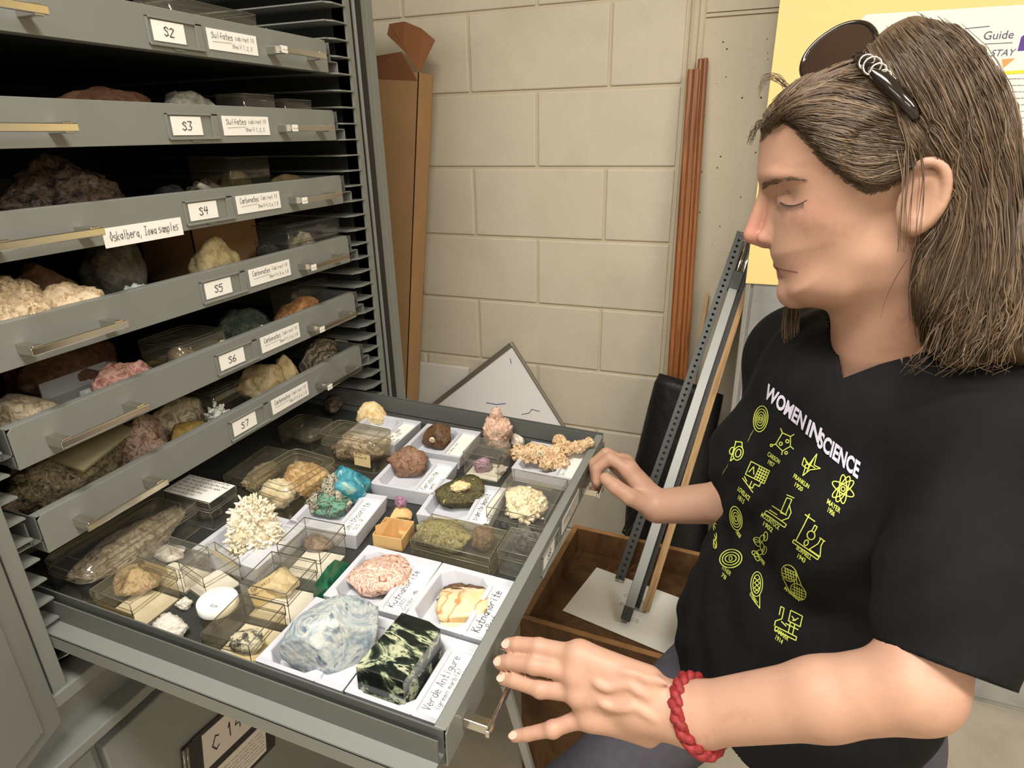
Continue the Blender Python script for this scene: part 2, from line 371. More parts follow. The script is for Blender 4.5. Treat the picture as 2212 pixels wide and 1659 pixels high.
LL = {2: ('Sulfates', 'cabinet 10', 'Shelf 1,2,3'), 3: ('Sulfates', 'cabinet 10', 'Shelf 1,2,3'), 4: ('Carbonates', 'Cabinet 10', 'Shelf 4,5,6,7,8'), 5: ('Carbonates', 'Cabinet 10', 'Shelf 4,5,6,7,8'),
      6: ('Carbonates', 'Cabinet 10', 'Shelf 4,5,6,7,8'), 7: ('Carbonates', 'Cabinet 10', 'Shelf 4,5,6,7,8'), 8: ('Carbonates', 'Cabinet 10', 'Shelf 4,5,6,7,8')}
for n in range(2, 8):
    make_drawer('S%d' % n, 0, LL[n], 'grey steel drawer whose front card reads S%d%s' % (n, ', with an extra Oskalbera, Iowa label strip' if n == 4 else ''), n == 4, T(0, 0, ZT-(n-3)*PITCH))
SAG = math.atan2(.0165, .529)
# drawer S8: frame with origin at cabinet plane on the drawer floor
MD8 = T(.529, 0, .9612) @ RY(SAG)
make_drawer('S8', 0, LL[8], 'grey steel drawer marked S8 pulled far out, full of mineral trays, held by the woman', False, MD8, .72)
MF = MD8 @ T(-.529, 0, -.0462)     # item frame: x from the cabinet plane, y, z above the drawer floor
# ================================================================ SPECIMENS
MFI = MF.inverted(); _O = MF @ Vector((0, 0, 0)); 
def dloc(px, py, h):
    d = ray(px, py); n = (MF.to_3x3() @ Vector((0, 0, 1))); p0 = MF @ Vector((0, 0, h))
    X = CC+d*(((p0-CC) @ n)/(d @ n)); L_ = MFI @ X; return L_.x, L_.y
def rock_mb(size, seed=0, sub=4, amp=.22, freq=1.3, facets=7, fine=.05, ffreq=6, cut=(.72, .92), bottom=.75, smooth=True):
    bm = bmesh.new(); bmesh.ops.create_icosphere(bm, subdivisions=sub, radius=1); rnd = random.Random(seed)
    pl = []
    for i in range(facets):
        v = Vector((rnd.uniform(-1, 1), rnd.uniform(-1, 1), rnd.uniform(-.3, 1))).normalized(); pl.append((v, rnd.uniform(*cut)))
    so = Vector((seed*3.1, seed*1.7, seed*.7))
    for v in bm.verts:
        d = v.co.normalized(); r = 1+amp*noise.noise(d*freq+so)*1.6
        p = d*r
        for n, o in pl:
            q = p.dot(n)-o
            if q > 0: p -= n*q*.93
        p *= 1+fine*noise.noise(d*ffreq+so)+fine*.6*noise.noise(d*ffreq*2.7+so)+fine*.4*noise.noise(d*ffreq*6+so)
        if p.z < -bottom: p.z = -bottom-(p.z+bottom)*.1
        v.co = p
    mn = Vector((min(v.co[i] for v in bm.verts) for i in range(3))); mx = Vector((max(v.co[i] for v in bm.verts) for i in range(3)))
    mb = MB(); ct = (mn+mx)/2
    vs = [((v.co.x-ct.x)/(mx.x-mn.x)*size[0], (v.co.y-ct.y)/(mx.y-mn.y)*size[1], (v.co.z-mn.z)/(mx.z-mn.z)*size[2]) for v in bm.verts]
    bm.verts.index_update(); mb.add(vs, [[v.index for v in f.verts] for f in bm.faces], 0, smooth); bm.free(); return mb
def rock(name, label, M, size, mat, cat='rock', group=None, **kw):
    kw.setdefault('seed', sum(map(ord, label)) % 97)
    o = rock_mb(size, **kw).build(name, mat, None, M=M); tag(o, label, cat, group); return o
def on(px, py, h=0.0, rot=0, z=None):
    x, y = dloc(px, py, h); return MF @ T(x, y, h if z is None else z) @ RZ(rot)
def L8(x, y, z=0, rot=0): return MF @ T(x, y, z) @ RZ(rot)

# ---- white trays
TX, TY, TH = .117, .112, .027
def tray_mb():
    mb = MB()
    def ring(x0, x1, y0, y1, hx0, hx1, hy0, hy1, c, depth, taper):
        def loop(a0, a1, b0, b1, cc, z): return [(a0+cc, b0, z), (a1-cc, b0, z), (a1, b0+cc, z), (a1, b1-cc, z), (a1-cc, b1, z), (a0+cc, b1, z), (a0, b1-cc, z), (a0, b0+cc, z)]
        def outer(z): return [(x0+.001, y0, z), (x1-.001, y0, z), (x1, y0+.001, z), (x1, y1-.001, z), (x1-.001, y1, z), (x0+.001, y1, z), (x0, y1-.001, z), (x0, y0+.001, z)]
        A = outer(TH); Bl = loop(hx0, hx1, hy0, hy1, c, TH); B2 = loop(hx0+.001, hx1-.001, hy0+.001, hy1-.001, c, TH-.0015)
        Cc = loop(hx0+taper, hx1-taper, hy0+taper, hy1-taper, c, TH-depth)
        vs = A+Bl+B2+Cc; fs = []
        for r in range(3):
            for i in range(8): j = (i+1) % 8; fs.append((r*8+i, r*8+j, (r+1)*8+j, (r+1)*8+i))
        fs.append(tuple(range(24, 32))); mb.add(vs, fs)
    x0, x1, y0, y1 = -TX/2, TX/2, -TY/2, TY/2; xm = x1-.036
    ring(x0, xm, y0, y1, x0+.006, xm-.004, y0+.006, y1-.006, .013, .022, .006)
    ring(xm, x1, y0, y1, xm+.001, x1-.003, y0+.006, y1-.014, .002, .004, .001)
    e = .003; t = TH; o = [(x0, y0), (x1, y0), (x1, y1), (x0, y1)]; b = [(x0+e, y0+e), (x1-e, y0+e), (x1-e, y1-e), (x0+e, y1-e)]
    mb.add([(p[0], p[1], t) for p in o]+[(p[0], p[1], 0) for p in b], [(i, 4+i, 4+(i+1) % 4, (i+1) % 4) for i in range(4)]+[(4, 7, 6, 5)])
    return mb
TRAY_ME = None
def tray(x, y, rot, label, lines=None, ink=1, sizes=(.013, .008, .007), z=0.0006, seed=0):
    global TRAY_ME
    t = thing('specimen_tray', label, 'tray', L8(x, y, z, rot), 'white plastic specimen trays in the open drawer')
    if TRAY_ME is None:
        b_ = tray_mb().build('tray', TRAYM, t, .0008); TRAY_ME = b_
    else:
        b_ = TRAY_ME.copy(); COL.objects.link(b_); b_.parent = t
    if lines:
        mb = MB(); x1 = TX/2-.0035; xm = TX/2-.034
        M1 = T(xm, -TY/2+.0075, TH-.0038) @ RZ(PI/2) @ T(0, -.030, 0)
        mb.box((0, .0005, 0), (.0895, .0295, .0004), 0, M1)
        yy = .030
        for i, ln in enumerate(lines):
            h = sizes[min(i, 2)]; yy -= h*1.12; write(mb, ln, h*.8, .006+.004*(i % 2), yy+h*.12, ink, M1, h*.065, .0009, seed+i, fit=.078)
        mb.build('tray_label', [PAPER, INK, INKG], t)
    return t
tray(.4570, -.606, 0, 'white tray in the near front corner labelled Verde Antigure', ['Verde Antigure', '(green marble)', 'polished out 503'], 2, (.0125, .0075, .0075), seed=1)
tray(.3380, -.607, 0, 'white tray beneath the big blue-grey banded rock', None)
tray(.3430, -.488, .03, 'white tray labelled Kutnahorite, Crosby MN, under the pink rock', ['Kutnahorite', '2022', 'Crosby. MN'], 1, (.012, .007, .007), seed=2)
tray(.4600, -.4865, .0, 'white tray labelled Kutnahorite at the drawer front, under the tan agate-like slab', ['Kutnahorite', 'a Prof'], 1, (.014, .009, .007), seed=3)
tray(.2470, -.228, .07, 'white tray labelled Cerussite holding the reddish brown rock', ['Cerussite J', 'smth'], 1, (.012, .009, .007), seed=4)
tray(.2360, -.098, .05, 'white tray by the far side holding the dark brown numbered stone', ['kidney ore'], 2, (.008, .007, .007), seed=5)
tray(.3620, -.278, .10, 'white tray labelled siderite holding the olive black rock', ['siderite deposit'], 1, (.012, .008, .007), seed=6)
tray(.1020, -.099, .02, 'white tray in the far corner under the yellowish rock, its label written in black', ['omite   888', 'ity   1731', 'Iowa'], 1, (.010, .008, .008), seed=7)
tray(.1900, -.374, .12, 'white tray labelled Smithsonite under the turquoise blue rock', ['Smithsonite', 'SUS. R. ?'], 2, (.014, .009, .007), seed=8)
tray(.1130, -.480, .0, 'white tray under the spiky cream crystal cluster', None)
tray(.4560, -.094, .0, 'white tray labelled Dolomite in the far front corner', ['Dolomite'], 2, (.010, .008, .007), seed=9)

# ---- clear boxes
LINER = simple('soft white liner', (226, 220, 206), .9, 0, .06, 60, .5, 300)
def clear_box(name, label, M, sx, sy, h, card=None, lidh=.35, rnd_=0.0, mats=None, grp='clear plastic specimen boxes in the open drawer', cardm=None, liner=False):
    t = thing(name, label, 'box', M, grp); cl, ed = mats or (CLEAR, EDGE)
    def shell(z0, z1, top, e, ins):
        mb = MB(); a, b = sx/2-ins, sy/2-ins
        if rnd_:
            pts = []
            for cx, cy, a0 in ((a-rnd_, b-rnd_, 0), (-a+rnd_, b-rnd_, PI/2), (-a+rnd_, -b+rnd_, PI), (a-rnd_, -b+rnd_, 1.5*PI)):
                for i in range(5): t_ = a0+i*PI/8; pts.append((cx+rnd_*math.cos(t_), cy+rnd_*math.sin(t_)))
        else: pts = [(a, b), (-a, b), (-a, -b), (a, -b)]
        n = len(pts); vs = [(p[0], p[1], z0) for p in pts]+[(p[0], p[1], z1) for p in pts]
        fs = [(i, (i+1) % n, n+(i+1) % n, n+i) for i in range(n)]+[tuple(range(n, 2*n)) if top else tuple(range(n-1, -1, -1))]
        mb.add(vs, fs, 0, bool(rnd_))
        zz = z1 if top else z0
        for z in (z0, z1): 
            pp = [(p[0], p[1], z) for p in pts]; pp.append(pp[0]); pp.append(pp[1])
            mb.tube(pp, e if z == zz else e*.8, 5, 1, caps=False)
        if not rnd_:
            for p in pts: mb.tube([(p[0], p[1], z0), (p[0], p[1], z1)], e*.8, 5, 1)
        elif top:   # moulded recess in the lid
            k = .72; pp = [(p[0]*k, p[1]*(k+.06), z1+.0002) for p in pts]; pp.append(pp[0]); mb.tube(pp, e*.7, 5, 1, caps=False)
        return mb
    shell(0.0004, h*(1-lidh)+.004, False, .0006, .0012).build('box_base', [cl, ed], t)
    shell(h*(1-lidh), h, True, .0008, 0).build('box_lid', [cl, ed], t)
    if liner:
        mb = MB(); mb.box((-sx/2+.003, -sy/2+.003, .0008), (sx/2-.003, sy/2-.003, .0022)); mb.build('box_liner', LINER, t)
    if card:
        (cx, cy, cz, cw, ch, cr, tilt, cm_, lines) = card
        mb = MB(); Mc = T(cx, cy, cz) @ RZ(cr) @ RX(tilt); mb.box((0, 0, 0), (cw, ch, .0005), 0, Mc)
        yy = ch
        for i, (ln, hh) in enumerate(lines): 
            yy -= hh*1.5; write(mb, ln, hh, cw*.08, yy, 1, Mc, hh*.09, .0009, i, fit=cw*.85)
        mb.build('box_label', [cm_, INK], t)
    return t
AGED = simple('aged card', (212, 190, 140), .85)
clear_box('clear_box', 'clear box with a purple stone, below the tall pink rock', L8(.3445, -.1345, 0, 0), .068, .062, .050, liner=True)
clear_box('clear_box', 'large clear box with a cream crystal mass, against the drawer front beside the siderite tray', L8(.4665, -.2555, 0, 0), .094, .122, .054, (-.02, .045, .036, .045, .012, 0, 0, CLEAR_D, []), rnd_=.0)
clear_box('clear_box', 'long clear box with a green-yellow mossy rock and a brown ball', L8(.4040, -.382, 0, .01), .122, .068, .042, mats=(CLEAR_D, EDGE))
clear_box('clear_box', 'small clear box with a dark round stone against the drawer front', L8(.4920, -.364, 0, 0), .048, .056, .042)
clear_box('clear_box', 'clear box with dark edges and a brown stone inside', L8(.2170, -.473, 0, .08), .066, .066, .055, mats=(CLEAR, EDGE_D), liner=True)
clear_box('clear_box', 'tall clear box with a tan slab and an old brown card', L8(.2290, -.556, 0, .08), .068, .066, .056, (-.028, -.02, .004, .04, .03, 1.2, 1.1, AGED, [('Cerussite', .005), ('Mexico', .004)]), mats=(CLEAR, EDGE_D), liner=True)
clear_box('clear_box', 'small clear box with a taped yellow label, behind the round white jar', L8(.1150, -.560, 0, -.25), .058, .052, .046, (-.028, .018, .034, .055, .008, 0, PI/2, CREAM, []), liner=True)
clear_box('clear_box', 'clear box with the card reading Cerussite, in the near back corner', L8(.0600, -.6290, 0, 0), .068, .068, .048, (-.03, -.0335, .004, .062, .024, 0, PI/2-.1, CREAM, [('Cerussite', .007), ('Peers', .005), ('179 Tsumeb', .005)]), mats=(CLEAR_D, EDGE), liner=True)
clear_box('clear_box', 'clear box beside the long grey rock pack, white rock inside', L8(.0550, -.5640, 0, 0), .074, .050, .044, (-.034, -.018, .022, .04, .011, 0, PI/2, CREAM, [('Cerussite', .005)]), liner=True)
clear_box('clear_box', 'clear box by the near drawer side with black and white crystals', L8(.2380, -.6300, 0, .08), .064, .068, .046, (-.005, -.028, .003, .045, .03, .35, 0, CREAM, [('Barite', .006), ('Cumber', .005)]), mats=(CLEAR_D, EDGE_D), liner=True)
clear_box('clamshell_box', 'long rounded clear pack with the grey rock slab, partly under drawer S7', L8(-.0470, -.5500, 0, .0), .084, .195, .048, rnd_=.018, mats=(CLEAR, EDGE))
t12 = clear_box('clear_box', 'clear box with dark stones and a handwritten card on its lid, under drawer S7', L8(-.0290, -.4330, 0, .0), .094, .056, .050)
mb = MB(); M1 = T(-.046, .026, .0512) @ RZ(-PI/2); mb.box((0, 0, 0), (.053, .094, .0008), 0, M1)
M1 = T(-.045, -.026, .052) 
for i in range(6): scribble(mb, .078-.006*i, .0045, .006, .046-.0085*i, 1, M1, .0007, .0006, i+3)
mb.build('box_label', [PAPER, INK], t12)
clear_box('clamshell_box', 'rounded clear box with gold and white crystals, beside the turquoise rock', L8(.0720, -.335, 0, -.1), .098, .120, .055, rnd_=.016, mats=(CLEAR_D, EDGE))
clear_box('clamshell_box', 'large rounded clear box of grey-brown quartz beside the far corner tray', L8(.1010, -.1880, 0, 0), .122, .064, .062, (.015, -.032, .012, .034, .028, 0, PI/2-.05, AGED, [('White', .004), ('Bisbee AR', .004)]), rnd_=.012, mats=(CLEAR_D, EDGE))
clear_box('clamshell_box', 'dark low clear box in the far corner under drawer S7', L8(-.0400, -.1550, 0, 0), .085, .075, .036, rnd_=.012, mats=(CLEAR_D, EDGE_D))
clear_box('clear_box', 'clear box with white stained rock, half under drawer S7 behind the spiky cluster', L8(-.006, -.320, 0, .05), .066, .11, .042, mats=(CLEAR_D, EDGE_D))
# white round jar
t = thing('round_jar', 'small round jar with a white lid among the clear boxes', 'jar', L8(.1690, -.604, 0))
mb = MB(); mb.lathe([(0, 0), (.0215, 0), (.0225, .002), (.0225, .022)], 32); mb.build('jar', CLEAR_D, t)
mb = MB(); mb.lathe([(.0245, .020), (.0248, .021), (.0248, .030), (.0235, .0315), (0, .0318)], 40); write(mb, 'BSM', .0045, .002, -.014, 1, None, .0005, .0323, 2); mb.build('jar_lid', [simple('white lid', (248, 248, 246), .5), INKG], t)

# ---- rocks in the open drawer
MOT = rockmat('black and white seam', [(30, 26, 24), (64, 54, 44), (206, 200, 178), (44, 38, 32), (170, 160, 140)], 120, .6, .8, 1.5, 4, bscale=260)
DRIM = rockmat('dark rim', [(50, 36, 26), (92, 66, 44), (140, 104, 70)], 90, .6, .6, 1, 4, bscale=260)
R = {}
def rm(key, *a, **k):
    a = list(a)
    if key not in R and k.get('kind') != 'wave' and len(a) > 1: a[1] = a[1]*k.pop('sm', 2.2); k.setdefault('bscale', 260)
    if key not in R: R[key] = rockmat(key, *a, **k)
    return R[key]
rock('pale_yellow_rock', 'pale yellow rock on the far corner tray', on(805, 912, .008, .2), (.064, .048, .046), rm('pale yellow', [(196, 158, 100), (226, 196, 138), (238, 222, 180), (206, 170, 112)], 40), seed=3)
_o = bpy.data.objects
t = rock('dark_brown_rock', 'dark brown stone with a round number sticker', on(945, 962, .006, .3), (.060, .052, .048), rm('dark brown', [(52, 36, 26), (84, 60, 42), (110, 82, 56), (60, 42, 32)], 35, rough=.5), seed=8, facets=9)
def sticker(parent, px, py, txt='54', r=.0055):
    me = parent.data; Mi = parent.matrix_basis.inverted(); bv = BVHTree.FromPolygons([tuple(v.co) for v in me.vertices], [tuple(p.vertices) for p in me.polygons])
    o_ = Mi @ CC; h = bv.ray_cast(o_, (Mi.to_3x3() @ ray(px, py)).normalized())
    if h[0] is None: return
    vd = (o_-h[0]).normalized(); nrm = h[1]*.5+vd*.5; pos = h[0]+nrm.normalized()*.0012
    q = Vector((0, 0, 1)).rotation_difference(Vector(nrm).normalized()).to_matrix().to_4x4()
    mb = MB(); M1 = T(*pos) @ q; mb.lathe([(r, -.002), (r, .0004), (0, .0006)], 20, 0, M1); write(mb, txt, r*.8, -r*.55, -r*.4, 1, M1, r*.12, .001, 3)
    mb.build('number_sticker', [CREAM, INK], parent)
sticker(t, 934, 950)
rock('red_brown_rock', 'reddish brown rock with glassy streaks in the Cerussite tray', on(880, 1020, .006, .35), (.080, .056, .054), rm('red brown', [(80, 52, 40), (118, 84, 66), (150, 118, 94), (100, 68, 54), (205, 184, 158)], 45, rough=.45, pos=[.3, .42, .52, .6, .74]), seed=14, fine=.09)
rock('olive_black_rock', 'olive black rock with a pale crystal patch in the siderite tray', on(990, 1085, .006, .5), (.088, .070, .046), rm('olive black', [(30, 28, 20), (58, 54, 34), (92, 86, 54), (52, 46, 30), (206, 184, 130)], 26, pos=[.25, .42, .52, .62, .70]), seed=21, fine=.07)
rock('turquoise_rock', 'turquoise blue rock with a black and white seam', on(750, 1082, .010, .6), (.084, .056, .066), rm('turquoise', [(30, 84, 100), (44, 118, 138), (74, 150, 162), (176, 196, 180), (40, 36, 32)], 27, sm=1, dist=1.6, rough=.5, pos=[.3, .42, .54, .62, .70]), seed=6, amp=.3, fine=.07)
rock('green_black_rock', 'black speckled green rock leaning on the turquoise rock', on(715, 1103, .010, .3), (.072, .048, .036), rm('green black', [(34, 36, 30), (72, 114, 94), (112, 156, 132), (40, 38, 34), (196, 188, 162)], 24, dist=1.2, rough=.5), seed=16, amp=.35, fine=.1)
rock('pink_granular_rock', 'pink and cream speckled rock in the Kutnahorite Crosby tray', on(825, 1255, .010, .85), (.092, .084, .028), rm('pink granular', [(134, 76, 66), (186, 134, 118), (232, 212, 190), (172, 110, 98), (242, 228, 208), (196, 150, 130)], 60, sm=1.3, rough=.7, bump=1), seed=30, facets=5, fine=.05, cut=(.6, .9))
M = on(1005, 1312, .008, .75)
o = rock('tan_banded_slab', 'tan slab with curved bands and a dark rim, like an agate', M, (.080, .076, .024), rm('tan banded', [(236, 204, 156), (240, 214, 172), (222, 176, 128), (186, 122, 78), (236, 206, 162)], 4, kind='wave', dist=14, rough=.35, pos=[0, .4, .62, .72, .85]), seed=41, facets=3, cut=(.5, .9), bottom=.5, fine=.02)
mb = MB(); mb.box((-.030, -.045, -.0012), (.012, -.012, -.0006)); 
for i, s_ in enumerate(('Kut', 'Margn', 'Campe')): write(mb, s_, .006, -.028+.009*i, -.04, 1, T(0, 0, 0) @ T(.0, .0, -.001), .0006, .0006, i)
oc = mb.build('specimen_note', [CREAM, INK], None, M=on(1003, 1318, .012, .6) @ T(-.003, .004, 0)); tag(oc, 'small cream note tucked under the tan banded slab', 'note')
bl = rock('blue_grey_rock', 'large pale blue-grey rock with swirled grey bands, in the near tray', on(722, 1418, .010, .75), (.116, .080, .074), rm('blue grey', [(98, 110, 122), (136, 150, 160), (168, 176, 178), (190, 192, 186), (122, 136, 150), (74, 82, 92)], 20, sm=1, dist=3.2, rough=.5, bump=.3, pos=[.28, .4, .48, .56, .64, .72]), seed=52, facets=5, fine=.03, amp=.15, sub=5)
tq = bpy.data.objects['turquoise_rock']; rock_mb((.040, .046, .058), 71, 4, amp=.3, fine=.18).build('crystal_seam', MOT, tq, M=T(-.022, -.012, .004))
gb = bpy.data.objects['green_black_rock']; rock_mb((.036, .044, .034), 72, 4, amp=.3, fine=.18).build('crystal_seam', MOT, gb, M=T(-.020, .0, .001))
ob_ = bpy.data.objects['olive_black_rock']; rock_mb((.040, .026, .014), 73, 4, amp=.35, fine=.25).build('crystal_patch', rm('pale crystal patch', [(190, 160, 108), (226, 204, 154), (240, 228, 190)], 60), ob_, M=T(.004, -.012, .033))
tb_ = bpy.data.objects['tan_banded_slab']; rock_mb((.086, .080, .020), 41, 4, facets=3, cut=(.5, .9), bottom=.5, fine=.12).build('dark_rim', DRIM, tb_, M=T(.006, .005, -.001))
# polished verde antique block
vm = rockmat('verde antique marble', [(16, 20, 17), (28, 34, 29), (52, 62, 52), (150, 158, 128), (186, 190, 158), (30, 36, 30), (16, 20, 18)], 34, .12, .05, 1.4, 5, stretch=(.5, 1, 1), detail=14, pos=[.30, .47, .51, .54, .58, .62, .75], spec=.6)
mb = MB(); mb.prism([(-.030, -.048), (.027, -.046), (.028, .034), (.010, .040), (-.027, .040)], 0, .055)
o = mb.build('marble_block', vm, None, .0012, M=L8(.442, -.607, .0055, -.03)); tag(o, 'polished black and green veined marble block', 'rock')
# pink crystalline rock + others
o = rock('pink_peaked_rock', 'tall pink granular rock standing by the far side of the drawer', on(1075, 962, 0, .3), (.062, .052, .064), rm('pink peak', [(160, 120, 100), (196, 158, 138), (222, 194, 172), (184, 144, 122)], 70, rough=.7), seed=60, fine=.12, ffreq=9, sub=5)
mb = rock_mb((.030, .026, .034), 61, 4, fine=.14, ffreq=8); mb.build('peak', R['pink peak'], o, M=T(-.003, .004, .050))
rock('white_pebble', 'smooth white stone between the pink rock and the dolomite', on(1118, 962, .0, 0), (.032, .026, .024), rm('white peb', [(214, 200, 184), (232, 222, 208)], 30), seed=2)
rock('purple_stone', 'purple and grey stone inside the clear box', on(1043, 1015, .003, .5), (.038, .030, .024), rm('purple', [(108, 84, 96), (158, 120, 142), (188, 160, 176), (120, 104, 96)], 40, rough=.4), seed=70)
rock('white_stone', 'white stone beside the purple one in its clear box', on(1082, 1022, .003, .1), (.020, .026, .016), R['white peb'], seed=9)
# cluster helpers
def crystals(mb, n, size, length, width, seed, m=0, up=.2, kind='prism', jit=.5):
    rnd = random.Random(seed)
    for i in range(n):
        d = Vector((rnd.gauss(0, 1), rnd.gauss(0, 1), abs(rnd.gauss(0, 1))+up*rnd.random())).normalized()
        p = Vector((d.x*size[0]/2, d.y*size[1]/2, d.z*size[2])) * rnd.uniform(.62, .92)
        dd = (d+Vector((rnd.uniform(-jit, jit), rnd.uniform(-jit, jit), rnd.uniform(-jit, jit)))).normalized()
        q = Vector((0, 0, 1)).rotation_difference(dd).to_matrix().to_4x4(); L_ = length*rnd.uniform(.5, 1.2); w_ = width*rnd.uniform(.6, 1.3)
        M1 = T(*p) @ q @ RZ(rnd.random()*6)
        if kind == 'prism': 
            hx = [(w_/2*math.cos(k*PI/3), w_/2*math.sin(k*PI/3)) for k in range(6)]
            vs = [(a, b, 0) for a, b in hx]+[(a, b, L_*.8) for a, b in hx]+[(0, 0, L_)]
            mb.add(vs, [(k, (k+1) % 6, 6+(k+1) % 6, 6+k) for k in range(6)]+[(6+k, 6+(k+1) % 6, 12) for k in range(6)], m, False, M1)
        elif kind == 'blade': mb.box((-w_/2, -w_/7, 0), (w_/2, w_/7, L_), m, M1)
        else: mb.box((-w_/2, -w_/2, -w_/4), (w_/2, w_/2, w_*.7), m, M1 @ RX(.6) @ RY(.5))
ARM = rm('cream crystal', [(224, 206, 172), (240, 230, 206), (250, 246, 232)], 25, rough=.4)
mb = rock_mb((.068, .062, .080), 5, 4, fine=.1); crystals(mb, 1100, (.078, .070, .090), .011, .0038, 4, jit=.9)
o = mb.build('aragonite_cluster', ARM, None, M=on(556, 1182, .008, .3)); tag(o, 'spiky cream crystal cluster standing in a white tray', 'crystal')
DOL = rm('orange dolomite', [(176, 138, 98), (208, 176, 134), (234, 210, 176), (196, 160, 120), (110, 84, 58)], 60, rough=.5)
mb = MB()
for i, (x, y, z, s_) in enumerate([(-.058, -.006, 0, .034), (-.036, -.008, .0, .04), (-.012, -.006, 0, .04), (.010, 0, .002, .036), (.020, .014, .018, .026), (.012, .020, .028, .018), (.034, .010, .018, .022), (.048, .012, .022, .02), (.060, .014, .028, .018), (.068, .016, .034, .014), (.024, -.022, .0, .03), (.0, -.03, 0, .026)]):
    r_ = rock_mb((s_, s_*.8, s_*.8), 80+i, 3, fine=.15); mb.add([(v[0]+x, v[1]+y, v[2]+z) for v in r_.v], r_.f, 0, True)
    crystals(mb, 60, (s_*1.0, s_*.85, s_*.8), .006, .0065, 90+i, kind='rhomb'); 
    for q in range(60*8): pass
    k0 = len(mb.v)-60*8
    for j in range(k0, len(mb.v)): a = mb.v[j]; mb.v[j] = (a[0]+x, a[1]+y, a[2]+z)
o = mb.build('dolomite_cluster', DOL, None, M=on(1188, 994, .020, .12)); tag(o, 'branching orange-cream crystal crust with a round sticker, in the far front corner', 'crystal')
sticker(o, 1166, 980, '54', .006)
mb = rock_mb((.074, .078, .040), 7, 4, fine=.12); crystals(mb, 520, (.074, .078, .044), .006, .0045, 6, kind='rhomb')
o = mb.build('cream_crystal_mass', rm('cream mass', [(226, 206, 166), (240, 226, 192), (250, 242, 218)], 50, rough=.5), None, M=on(1137, 1105, .003, .2)); tag(o, 'cream crystal mass inside the large clear box by the drawer front', 'crystal')
rock('small_black_stone', 'small black stone in the corner of the box with the cream crystals', on(1087, 1140, .003), (.016, .014, .012), rm('blackish', [(30, 30, 34), (62, 62, 66), (96, 92, 90)], 50, rough=.5), seed=4)
rock('mossy_green_rock', 'yellow-green mossy rock inside the long clear box', on(958, 1176, .003, .1), (.092, .062, .038), rm('mossy', [(78, 76, 52), (122, 120, 84), (162, 158, 118), (96, 92, 66), (190, 184, 148)], 34), seed=12, fine=.12)
rock('brown_ball_stone', 'rough brown ball beside the mossy rock', on(1045, 1180, .003), (.040, .042, .034), rm('brown ball', [(74, 60, 48), (118, 98, 80), (146, 126, 104)], 60), seed=22, facets=2, fine=.1)
rock('dark_round_stone', 'dark round stone in the small box at the drawer front', on(1135, 1182, .003), (.042, .046, .036), rm('dark round', [(34, 36, 36), (66, 68, 64), (108, 108, 98), (44, 44, 42)], 45), seed=33, fine=.1)
rock('brown_flat_stone', 'brown stone in the dark-edged clear box', on(690, 1178, .003, .2), (.046, .042, .018), rm('brown flat', [(80, 64, 52), (128, 106, 86), (150, 130, 108)], 40), seed=5)
rock('tan_slab', 'tan stone slab in the tall clear box', on(610, 1275, .003, .3), (.050, .044, .032), rm('tan', [(176, 152, 106), (204, 184, 140), (222, 206, 166)], 30), seed=6)
rock('tan_rough_rock', 'rough tan rock in the box with the Cerussite card', on(300, 1272, .003, .2), (.060, .056, .034), rm('rough tan', [(128, 108, 84), (176, 154, 124), (206, 186, 156), (150, 120, 98)], 50), seed=7, fine=.12)
rock('white_flat_rock', 'white rock in the box beside the long grey rock', on(368, 1200, .003, .1), (.050, .036, .014), rm('white quartz', [(184, 176, 160), (216, 210, 198), (236, 232, 222)], 50), seed=8)
rock('dark_chip', 'dark blue-black chip in the small taped box', on(445, 1222, .003, .4), (.022, .026, .018), R['blackish'], seed=9)
rock('white_crystal_lump', 'white crystal lump beside the near side of the drawer', L8(.130, -.646, 0, .3), (.050, .036, .022), R['white quartz'], seed=10, fine=.16)
rock('grey_crystal_chip', 'grey crystal between the small boxes', L8(.110, -.606, 0, .7), (.022, .018, .014), R['white quartz'], seed=11, fine=.16)
rock('black_white_crystal', 'black and white crystal in the near box', L8(.240, -.632, .003, .3), (.044, .034, .022), rm('black white', [(36, 38, 38), (96, 98, 94), (206, 204, 196), (228, 226, 218)], 30, pos=[.36, .44, .5, .6]), seed=12, fine=.12)
rock('grey_rock_slab', 'long grey-tan rock slab in the rounded clear pack', L8(-.047, -.55, .003, .0), (.076, .184, .041), rm('grey slab', [(104, 92, 74), (156, 142, 118), (196, 184, 160), (128, 112, 92)], 34), seed=13, fine=.07, sub=5)
rock('dark_stones', 'dark stones in the box under the handwritten card', L8(-.030, -.433, .003, .0), (.074, .040, .030), rm('dark stones', [(30, 32, 28), (60, 58, 50), (104, 92, 80), (44, 52, 44)], 40), seed=14, fine=.1)
rock('gold_crystal_rock', 'golden brown crystal rock in the rounded box', L8(.082, -.308, .003, .2), (.088, .072, .050), rm('gold rock', [(140, 108, 70), (182, 148, 102), (212, 186, 146), (232, 218, 190)], 42), seed=15, fine=.16)
rock('white_crystal_rock', 'white crystal at the near end of the rounded box', L8(.060, -.366, .003, .5), (.066, .054, .046), rm('white cr', [(216, 200, 168), (238, 230, 212), (248, 244, 232)], 40), seed=16, fine=.14, facets=9)
rock('quartz_rock', 'grey-brown quartz in the large rounded box', L8(.100, -.188, .003, .1), (.112, .056, .052), rm('quartz', [(88, 76, 66), (140, 124, 108), (196, 184, 170), (120, 100, 86)], 34), seed=17, fine=.12)
rock('dark_flat_rock', 'dark greenish stone in the low box under drawer S7', L8(-.04, -.155, .003, .1), (.066, .056, .022), rm('dark green', [(36, 40, 36), (64, 66, 58), (98, 96, 86)], 40), seed=18)
